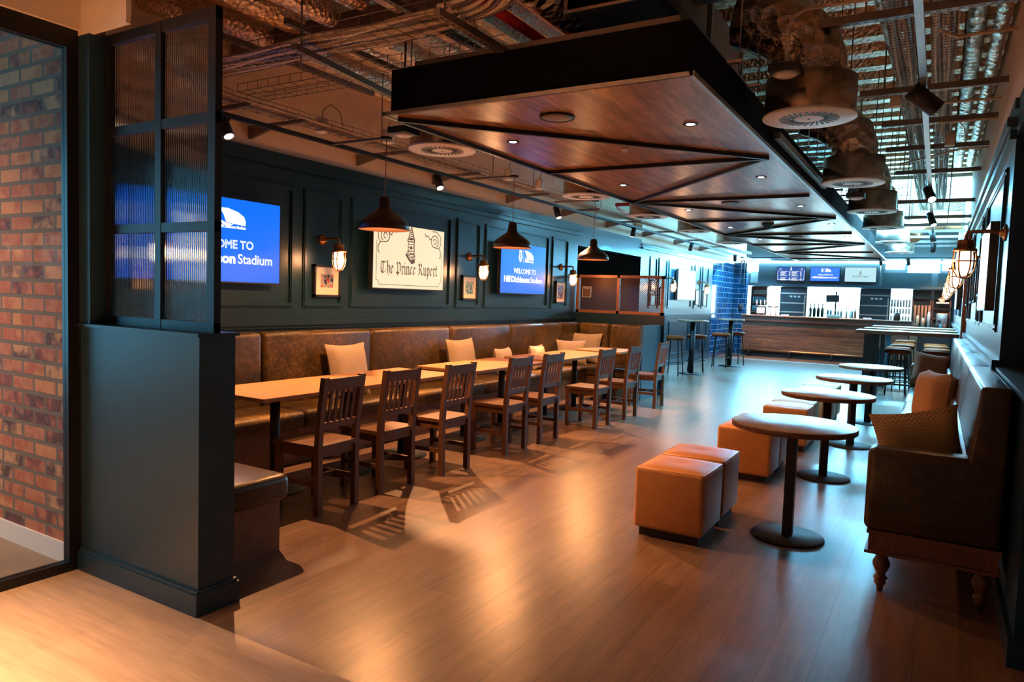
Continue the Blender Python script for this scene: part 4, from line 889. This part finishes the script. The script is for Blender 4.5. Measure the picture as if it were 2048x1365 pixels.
for i, pts in enumerate(([(-.90, 4.72, 2.98), (-.90, 4.72, 3.20), (-.88, 4.72, 3.27), (-.80, 4.72, 3.31), (.2, 4.8, 3.33), (.35, 4.8, 3.33)], [(-.1, 5.6, 3.36), (.0, 5.9, 3.40), (.15, 5.95, 3.42), (.35, 5.95, 3.42)], [(-.1, 7.3, 3.30), (.35, 7.3, 3.30)], [(-.1, 7.6, 3.2), (.35, 7.6, 3.2)], [(-.5, 9.6, 3.2), (.1, 9.0, 3.22), (.35, 9.0, 3.22)])):
    one(MB().tube(pts, .011, 10), 'conduit', CREAM, OR[i]+' pale conduit crossing the right side of the ceiling from the front', 'conduit', G)
G = 'white junction boxes above the left wall tray'
for i, (x, y, z) in enumerate(((-4.93, 4.75, 2.93), (-4.66, 5.35, 2.93), (-4.66, 7.6, 2.93), (-4.66, 8.4, 2.93), (.0, 8.7, 3.2), (-.45, 7.5, 3.35))):
    t = T('junction_box', ('nearest pale junction box on the left wall tray', 'second pale junction box on the left wall tray', 'pale junction box past the middle pendant', 'pale junction box near the second left diffuser', 'tan junction box beside the right cable trays', 'tan box by the foil pipes over the sofa side')[i], 'junction box', (x, y, z), G)
    MB().rbox(x-.045, x+.045, y-.045, y+.045, z, z+.13, .008, 2).build('box', WHITEP if i < 4 else CREAM, t)
    MB().tube([(x, y, z+.13), (x+.01, y, z+.2), (x+.06, y+.05, z+.26), (x+.12, y+.1, z+.2), (x+.14, y+.12, z+.08)], .007, 6).build('gland_lead', CREAM, t)
for i, (x, y, z, lab) in enumerate(((-3.76, 4.5, 2.76, 'black square emergency fitting beside the front left canopy corner'), (-.90, 4.72, 2.93, 'black square emergency fitting hanging in front of the nearest right drum'), (-.85, 8.7, 2.70, 'square emergency fitting below the second right drum'))):
    t = T('emergency_fitting', lab, 'emergency light', (x, y, z), 'square emergency light fittings')
    mb = MB(); mb.prism([(x-.09, y-.09), (x+.09, y-.09), (x+.09, y+.09), (x-.09, y+.09)], 'z', z, z+.05); mb.build('housing', BLACKM, t)
    MB().lathe([(0, -.022), (.05, -.016), (.082, 0), (0, 0)], (x, y, z), 24).build('diffuser_dome', WHITEP, t); MB().cyl((x, y, z+.05), (x, y, z+(.06 if i == 1 else 1.07)), .008, 8).build('stem', CREAM if i else BLACKM, t)
# ------------------------------------------------------------------ foil clad pipes and ducts
G = 'foil lagged pipes along the left ceiling'
for i, (x, z, r, y0, y1) in enumerate(((-5.18, 3.62, .10, 3.2, 11), (-4.85, 3.55, .10, 3.35, 11), (-4.5, 3.62, .11, 2.6, 11), (-4.12, 3.6, .10, 2.3, 11), (-3.8, 3.66, .09, 2.3, 11), (-3.45, 3.6, .10, 2.3, 11))):
    pts = [(x, y0+(y1-y0)*k/12, z+.008*math.sin(k*2.1+i)) for k in range(13)]
    one(MB().tube(pts, r, 18), 'foil_pipe', FOIL, OR[i]+' foil lagged pipe from the left wall, running away along the ceiling', 'foil pipe', G)
G = 'foil pipes over the sofa side'
for i, (x, z, r, y0, y1) in enumerate(((.12, 3.68, .065, 4.5, 12.5), (.27, 3.62, .05, 4.5, 12.2), (-.48, 3.62, .055, 4.4, 11.5))):
    one(MB().tube([(x-.15*(i == 2)*k, y0+(y1-y0)*k/8, z) for k in range(9)] if i < 2 else [(x+.02*k, y0+(y1-y0)*k/8, z) for k in range(9)], r, 16), 'foil_pipe', FOILS, ('foil pipe running close to the right wall', 'thinner foil pipe hard against the right wall', 'foil pipe running above the right row of drums')[i], 'foil pipe', G)
one(MB().tube([(-2.42, 3.4, 3.52), (-2.36, 12, 3.52)], .11, 18), 'foil_duct', FOILS, 'dark foil duct running into the distance beside the red pipe', 'duct')
one(MB().tube([(-2.58, 3.5, 3.35), (-2.58, 13, 3.35)], .035, 12), 'red_pipe', RED, 'red pipe running away above the front edge of the canopy', 'pipe')
one(MB().tube([(-5.28, 13.4, 3.14), (-5.1, 12.2, 3.14), (-4.9, 11.6, 3.14), (-4.2, 11.6, 3.14)], .03, 10), 'red_pipe', RED, 'red pipe above the black doorway', 'pipe')
t = T('air_handling_duct', 'large flat grey metal duct box above the front of the canopy', 'duct', (-1.7, 5.0, 3.42))
MB().box(-2.25, -1.58, 4.35, 6.3, 3.42, 3.72).build('duct_body', plain('grey_duct', (.30, .25, .21), .6, 0), t); MB().box(-1.5, -1.15, 4.1, 4.72, 3.45, 3.7).build('duct_body', plain('grey_duct', (.36, .31, .26), .6, 0), t)
for y in (4.35, 5.3, 6.26): MB().box(-2.28, -1.55, y, y+.035, 3.40, 3.74).build('duct_flange', STEEL, t)
strut((-1.54, 4.0, 3.34), (-1.54, 6.6, 3.34), 'long steel channel beside the flat grey duct', 'steel channels above the canopy', .06)
sheet('trim_5', [(XL, -2.6, 4.05, 4.2, 3.44, 3.60)], STEELD)
one(MB().tube([(.32, 17.4, 3.35), (-.1, 17.4, 3.35), (-.4, 17.3, 3.3), (-.55, 17.2, 3.2), (-.6, 17.1, 3.0)], .2, 20), 'spiral_duct', plain('copper_duct', (.55, .24, .12), .35, .8), 'large copper coloured round duct far down the right wall', 'duct')
# ------------------------------------------------------------------ bar counter
t = T('bar_counter', 'long bar counter fronted with horizontal stained boards', 'bar', (-2.7, 21.4, 0))
B(-4.85, -.62, 21.16, 21.75, .16, 1.05).build('front_boards', BARW, t); B(-4.85, -.62, 21.24, 21.75, 0, .16).build('plinth', BLACKM, t)
B(-4.85, -.58, 21.10, 21.16, 1.02, 1.15).build('fascia_board', plain('bar_band', (.075, .034, .022), .4), t)
mb = MB(); mb.rbox(-4.87, -.56, 21.06, 21.80, 1.15, 1.19, .008, 2); mb.build('counter_top', WALE, t)
MB().cyl((-4.8, 21.02, .20), (-.7, 21.02, .20), .025, 12).build('foot_rail', BRASS, t)
for x in (-4.6, -3.5, -2.4, -1.3): mb = MB(); mb.cyl((x, 21.02, 0), (x, 21.02, .2), .02, 8); mb.cyl((x, 21.02, .1), (x, 21.25, .1), .012, 8); mb.build('rail_bracket', BLACKM, t)
one(MB().box(-.60, -.42, 21.3, 21.7, 0, 1.12), 'bar_end_post', wood('post_wood', (.28, .10, .04), (.36, .14, .06), (6, 6, 1)), 'orange-brown post at the right end of the bar counter', 'post')
spot('servery_fill', (.0, 21.7, 2.7), (.0, 22.6, 1.3), 110, WARM2, 80, .7, .03)  # added warm fill to brighten the cup shelves, no fitting built
# bulkhead with screens
BY = 22.45
sheet('wall_back', [(-4.75, -1.45, BY, 22.7, 2.13, 2.76), (XL, XR, BY-.1, 22.7, 2.06, 2.13)], NAVYM)
one(MB().box(XL+.2, XR-.1, BY-.14, BY+.05, 2.761, 2.80), 'strip_light', emis('strip_led', (.5, .88, 1), 26), 'long glowing strip light across the top of the bar wall', 'strip light')
sheet('window_2', [(-1.36, -.88, 23.1, 23.15, 2.62, 2.90), (-.80, -.02, 23.1, 23.15, 2.54, 2.90), (.04, XR, 23.1, 23.15, 2.6, 2.90)], WIN)
sheet('window_3', [(XL, -4.55, 23.1, 23.15, 2.48, 2.9)], WIN)
def tv_y(label, xc, zc, W, H, scr, kind):
    t = T('television', label, 'screen', (xc, BY, zc-H/2), 'three screens over the bar')
    B(xc-W/2, xc+W/2, BY-.08, BY, zc-H/2, zc+H/2).build('housing', BLACK, t)
    s_ = B(xc-W/2+.012, xc+W/2-.012, BY-.083, BY-.08, zc-H/2+.012, zc+H/2-.012).build('display', scr, t)
    o = (xc, BY-.084, zc); rt = (1, 0, 0)
    if kind == 'w': welcome_screen(o, rt, (0, 0, 1), W, H*1.05, s_)
    elif kind == 'p': 
        q, tw = bl_text('The Prince Rupert', 1); sc = W*.5/tw; q = [[(a*sc-W*.25, b*sc*1.1-H*.18) for a, b in k] for k in q]; q += [[(a*H*.30, b*H*.30-H*.04) for a, b in k] for k in tower()]
        poly_on(q, o, rt, (0, 0, 1), INKB, 'lettering', s_)
    else:
        q = [[(a*H*.25, b*H*.25+H*.24) for a, b in k] for k in tower()]; w2, h2 = W*.46, H*.42
        q += line([(-w2, h2*.6), (-w2, -h2), (w2, -h2), (w2, h2*.6)], .008)+[[(x-w2*.8, y+h2*.75) for x, y in k] for k in scroll(1, 1, .16)]+[[(x+w2*.8, y+h2*.75) for x, y in k] for k in scroll(-1, 1, .16)]
        for cx in (-.36, .03):
            for r in range(9):
                if r == 5: continue
                L_ = (.20, .13, .16, .11, .18, .2, .15, .12, .17)[r]; q += line([(W*cx, .07-r*.032), (W*cx+L_, .07-r*.032)], .012)+line([(W*(cx+.30), .07-r*.032), (W*(cx+.30)+.03, .07-r*.032)], .012)
        poly_on(q, o, rt, (0, 0, 1), INKW, 'lettering', s_)
tv_y('menu screen with white lines of writing on blue, left of three over the bar', -3.80, 2.43, .80, .42, NAVYS, 'm')
tv_y('blue welcome screen, middle of three over the bar', -2.87, 2.43, .80, .42, BLUEL, 'w')
tv_y('pale screen with small tower and lettering, right of three over the bar', -1.94, 2.43, .82, .43, SCR_PALE, 'p')
one(MB().box(-5.0, -4.55, 22.6, 22.66, 2.16, 2.50), 'roller_shutter', plain('shutter_grey', (.22, .33, .36), .5), 'grey-green roller shutter panel above the bar shelves at left', 'shutter')
one(MB().box(-1.4, -.2, 22.65, 22.7, 2.13, 2.5), 'blind', plain('blind_teal', (.008, .028, .040), .8, 0, .2), 'dark blind below the windows at the right of the bar', 'blind').name = 'roller_blind'
one(MB().box(-.05, .33, 22.65, 22.7, 2.13, 2.5), 'roller_blind', plain('blind_teal', (.008, .028, .040), .8, 0, .2), 'narrow dark blind beside the right wall behind the bar', 'blind')
# back bar: backlit bays between dark cabinets
def bay(x0, x1, lab):
    t = T('backlit_bay', lab, 'backlit shelf', ((x0+x1)/2, 22.9, .9)); B(x0, x1, 22.92, 22.95, 1.0, 2.06).build('light_panel', BACKLIT, t)
    for z in (1.16, 1.62, 1.92): B(x0, x1, 22.70, 22.92, z, z+.018).build('shelf', GLASS if z > 1.3 else STEELD, t)
    return t
bay(-5.25, -4.98, 'narrow backlit bay at the far left of the back bar'); bay(-4.50, -4.12, 'backlit bay behind the beer taps'); bay(-3.36, -1.94, 'wide backlit shelving bay of bottles under the middle screen'); bay(-1.16, -.64, 'backlit bay holding rows of upturned glasses')
sheet('trim_6', [(XL, XR, 22.62, 22.95, .0, 1.0)], BLACKM)
def cabinet(x0, x1, lab, kind):
    t = T('back_bar_cabinet', lab, 'cabinet', ((x0+x1)/2, 22.8, 1.0)); mb = MB()
    if kind == 'fridge':
        B(x0, x1, 22.66, 22.92, 1.0, 2.05).build('body', NAVYM, t)
        for z in (1.28, 1.55, 1.84): B(x0+.03, x1-.03, 22.635, 22.66, z, z+.035).build('rail', STEEL, t)
        for k in range(3): B(x0+.28+k*.11, x0+.35+k*.11, 22.64, 22.66, 1.74, 1.79).build('dial', WHITEP, t)
        B(x1-.07, x1-.04, 22.63, 22.66, 1.05, 1.8).build('handle', STEEL, t)
    else:
        for (a, b, c, d) in ((x0, x0+.03, 1.0, 2.05), (x1-.03, x1, 1.0, 2.05), (x0, x1, 2.03, 2.05), (x0, x1, 1.80, 1.825), (x0, x1, 1.52, 1.545), (x0, x1, 1.25, 1.275)): mb.box(a, b, 22.66, 22.92, c, d)
        mb.box(x0, x1, 22.90, 22.92, 1.0, 2.05); mb.build('carcass', WALE, t)
    return t
cabinet(-4.98, -4.50, 'open wooden shelf unit of glasses at the left of the back bar', 'open')
cabinet(-4.12, -3.36, 'dark cabinet with metal rails left of the bottle shelves', 'fridge'); cabinet(-1.94, -1.16, 'dark cabinet with metal rails right of the bottle shelves', 'fridge')
cabinet(-.62, -.16, 'open unit of stacked cups at the right of the back bar', 'cup'); cabinet(-.14, .30, 'coffee station shelf unit beside the right wall behind the bar', 'cof')
GL = glass_thin('tumbler_glass', (.62, .74, .78))
def tumbler(x, y, z, h, r, up, lab, g, m=GL):
    p = [(0, 0), (r, 0), (r*.82, h), (0, h)] if up else [(0, 0), (r*.8, 0), (r, h), (r*.93, h), (r*.72, .01), (0, .01)]
    return one(MB().lathe(p, (x, y, z), 10), 'drinking_glass', m, lab, 'glass', g)
GLD = plain('glass_shade', (.16, .30, .36), .15, .0, .8)
for z, rw in ((1.275, 'lower'), (1.545, 'upper')):
    for k in range(7): tumbler(-4.91+k*.056, 22.72, z, .19, .023, False, 'tall glass standing on the '+rw+' shelf of the open wooden unit', 'glasses on the '+rw+' wooden shelf', GLD)
t = T('glass_rack', 'white shelf rack of upturned glasses in the right backlit bay', 'rack', (-.9, 22.78, 1.1))
for z in (1.16, 1.37, 1.56): B(-1.16, -.64, 22.66, 22.84, z-.018, z).build('shelf', WHITEP, t)
for z, rw, h in ((1.16, 'bottom', .15), (1.37, 'middle', .15), (1.56, 'top', .20)):
    for k in range(7): tumbler(-1.12+k*.072, 22.72, z, h, .03, True, 'upturned glass on the '+rw+' shelf of the right backlit bay', 'upturned glasses on the '+rw+' white shelf', GLD)
def bottle(x, y, z, h, r, m, lab, g):
    return one(MB().lathe([(0, 0), (r, 0), (r, h*.55), (r*.8, h*.64), (r*.36, h*.72), (r*.33, h), (0, h)], (x, y, z), 12), 'bottle', m, lab, 'bottle', g)
BG = [plain('bottle_dark', (.01, .05, .04), .15), plain('bottle_blue', (.04, .22, .32), .12), plain('bottle_clear', (.40, .60, .62), .1), plain('bottle_amber', (.30, .12, .05), .15)]
for k in range(4): bottle(-3.26+k*.11, 22.78, 1.18, .40, .045, BG[0], 'dark wine bottle in the row at the left of the bottle shelves', 'dark wine bottles on the backlit shelf')
for k, x in enumerate((-2.78, -2.70, -2.58, -2.50, -2.42)): bottle(x, 22.80, 1.18, .32-.03*(k > 1), .036, BG[1 + (k > 1)], 'blue tinted spirit bottle near the middle of the backlit shelf', 'spirit bottles on the backlit shelf')
for k, x in enumerate((-2.28, -2.17, -2.05, -2.12)): bottle(x, 22.82-.1*(k == 3), 1.18, .30, .034, BG[(2, 2, 3, 2)[k]], 'pale bottle at the right end of the bottle shelves', 'pale bottles at the right of the shelf')
t = T('menu_board_box', 'dark box hanging in front of the middle backlit shelves', 'till', (-2.65, 22.6, 1.6)); B(-2.82, -2.47, 22.55, 22.62, 1.63, 1.84).build('till_body', NAVYM, t); B(-2.58, -2.54, 22.58, 22.64, 1.0, 1.95).build('till_post', BLACKM, t); t.name = 'till_screen'
# beer fonts
for i, (x, lab) in enumerate(((-4.42, 'chrome beer font with white handles, left of the pair'), (-4.07, 'chrome beer font with white handles, right of the pair'))):
    t = T('beer_font', lab, 'beer tap', (x, 21.5, 1.19), 'beer fonts on the bar')
    MB().cyl((x-.07, 21.5, 1.19), (x-.07, 21.5, 1.42), .018, 12).build('column', STEEL, t); MB().cyl((x+.07, 21.5, 1.19), (x+.07, 21.5, 1.42), .018, 12).build('column', STEEL, t)
    MB().cyl((x-.15, 21.5, 1.44), (x+.15, 21.5, 1.44), .03, 14).build('manifold', STEEL, t)
    for k in range(3): MB().cyl((x-.11+k*.11, 21.44, 1.46), (x-.11+k*.11, 21.42, 1.62), .011, 10, .016).build('tap_handle', WHITEP, t)
    MB().box(x-.11, x+.11, 21.485, 21.495, 1.24, 1.40).build('font_badge', WHITEP, t)
for i, x in enumerate((-2.15, -1.95, -3.1)): 
    t = T('beer_pump', ('tall slim beer pump on the bar under the pale screen', 'second slim beer pump beside the right cabinet', 'small round beer pump left of the bottle shelves')[i], 'beer tap', (x, 21.45, 1.19), 'single beer pumps on the bar')
    MB().cyl((x, 21.45, 1.19), (x, 21.45, 1.5 if i < 2 else 1.34), .016, 10).build('column', STEEL, t); MB().cyl((x, 21.42, 1.46 if i < 2 else 1.32), (x, 21.40, 1.62 if i < 2 else 1.44), .012, 10).build('tap_handle', WHITEP, t)
for x, lab in ((-3.72, 'pale folded cloth on the bar before the left cabinet'), (-1.62, 'pale folded cloth on the bar before the right cabinet')): one(MB().rbox(x-.10, x+.10, 21.3, 21.4, 1.19, 1.23, .01, 2), 'bar_cloth', WHITEP, lab, 'cloth')
one(MB().rbox(-2.62, -2.3, 21.35, 21.5, 1.19, 1.27, .01, 2), 'drip_tray', plain('teal_box', (.12, .35, .42), .4), 'low teal box on the bar below the backlit bottles', 'tray')
one(MB().lathe([(0, 0), (.07, 0), (.08, .2), (0, .2)], (-.92, 21.4, 1.19), 16), 'ice_bucket', BLACKM, 'black bucket on the bar in front of the upturned glasses', 'bucket')
for k in range(5): one(MB().lathe([(0, 0), (.036, 0), (.03, .62), (0, .62)], (-.54+k*.085, 22.6, 1.0), 12), 'cup_stack', plain('cup_brown', (.30, .20, .15), .6), 'tall stack of brown paper cups at the right of the back bar', 'cups', 'stacks of paper cups')
for k, h in enumerate((.36, .3, .46)): one(MB().lathe([(0, 0), (.034, 0), (.04, h*.8), (.02, h), (0, h)], (-.46+k*.13, 22.42, .98), 12), 'cup_stack', plain('cup_pale', (.60, .45, .30), .6) if k < 2 else WHITEP, ('pale cup stack in front of the brown ones, left', 'pale cup stack in front of the brown ones, middle', 'tall white cup stack beside the coffee station')[k], 'cups')
one(MB().lathe([(0, 0), (.05, 0), (.10, .09), (.095, .09), (0, .02)], (.08, 22.6, 1.72), 20), 'bowl', WHITEP, 'white bowl on top of the coffee station', 'bowl')
mb = MB()
for k in range(6): mb.lathe([(0, -.03), (.03, 0), (0, .035)], (.08+.045*math.cos(k), 22.6+.045*math.sin(k), 1.81+.012*(k % 3)), 8)
one(mb, 'pastries', plain('pastry', (.50, .22, .07), .6), 'orange-brown pastries heaped in the white bowl', 'food', kind='stuff')
one(MB().box(-.05, .25, 22.5, 22.7, 1.68, 1.72), 'shelf_board', WHITEP, 'pale board under the white bowl', 'shelf')
t = T('coffee_machine', 'steel coffee machine on the back bar by the right wall', 'coffee machine', (.1, 22.55, 1.0)); MB().rbox(-.03, .25, 22.42, 22.62, 1.05, 1.42, .03, 2).build('body', STEEL, t); MB().cyl((.05, 22.38, 1.2), (.05, 22.42, 1.2), .04, 12).build('group_head', BLACKM, t)
for i, x in enumerate((.0, .09, .18)): one(MB().rbox(x-.04, x+.04, 22.36, 22.42, .98, 1.12, .006, 1), 'canister', (BLACKM, BG[1], WALE)[i], ('left', 'middle', 'right')[i]+' small canister in front of the coffee machine', 'canister', 'canisters by the coffee machine')
sheet('trim_7', [(-.62, .34, 22.3, 22.62, .0, .98)], BLACKM)
one(MB().rbox(-5.12, -5.03, 21.94-.2, 21.8, 1.30, 1.5, .01, 1), 'wall_phone', BLACKM, 'small black box fixed on the tiled return beside the bar', 'box')
# black hanging frame left of the bar
t = T('hanging_frame', 'black metal frame hanging at the left end of the bar', 'frame', (-4.9, 21.5, 2.1)); mb = MB()
for (a, b) in (((-5.05, 21.5, 2.1), (-5.05, 21.5, 2.75)), ((-4.95, 21.5, 2.1), (-4.95, 21.5, 2.75)), ((-5.05, 21.5, 2.1), (-4.5, 21.5, 2.1)), ((-5.05, 21.5, 2.75), (-4.6, 21.5, 2.75))): mb.bar(a, b, .025, .025)
mb.build('frame_bars', BLACKM, t)
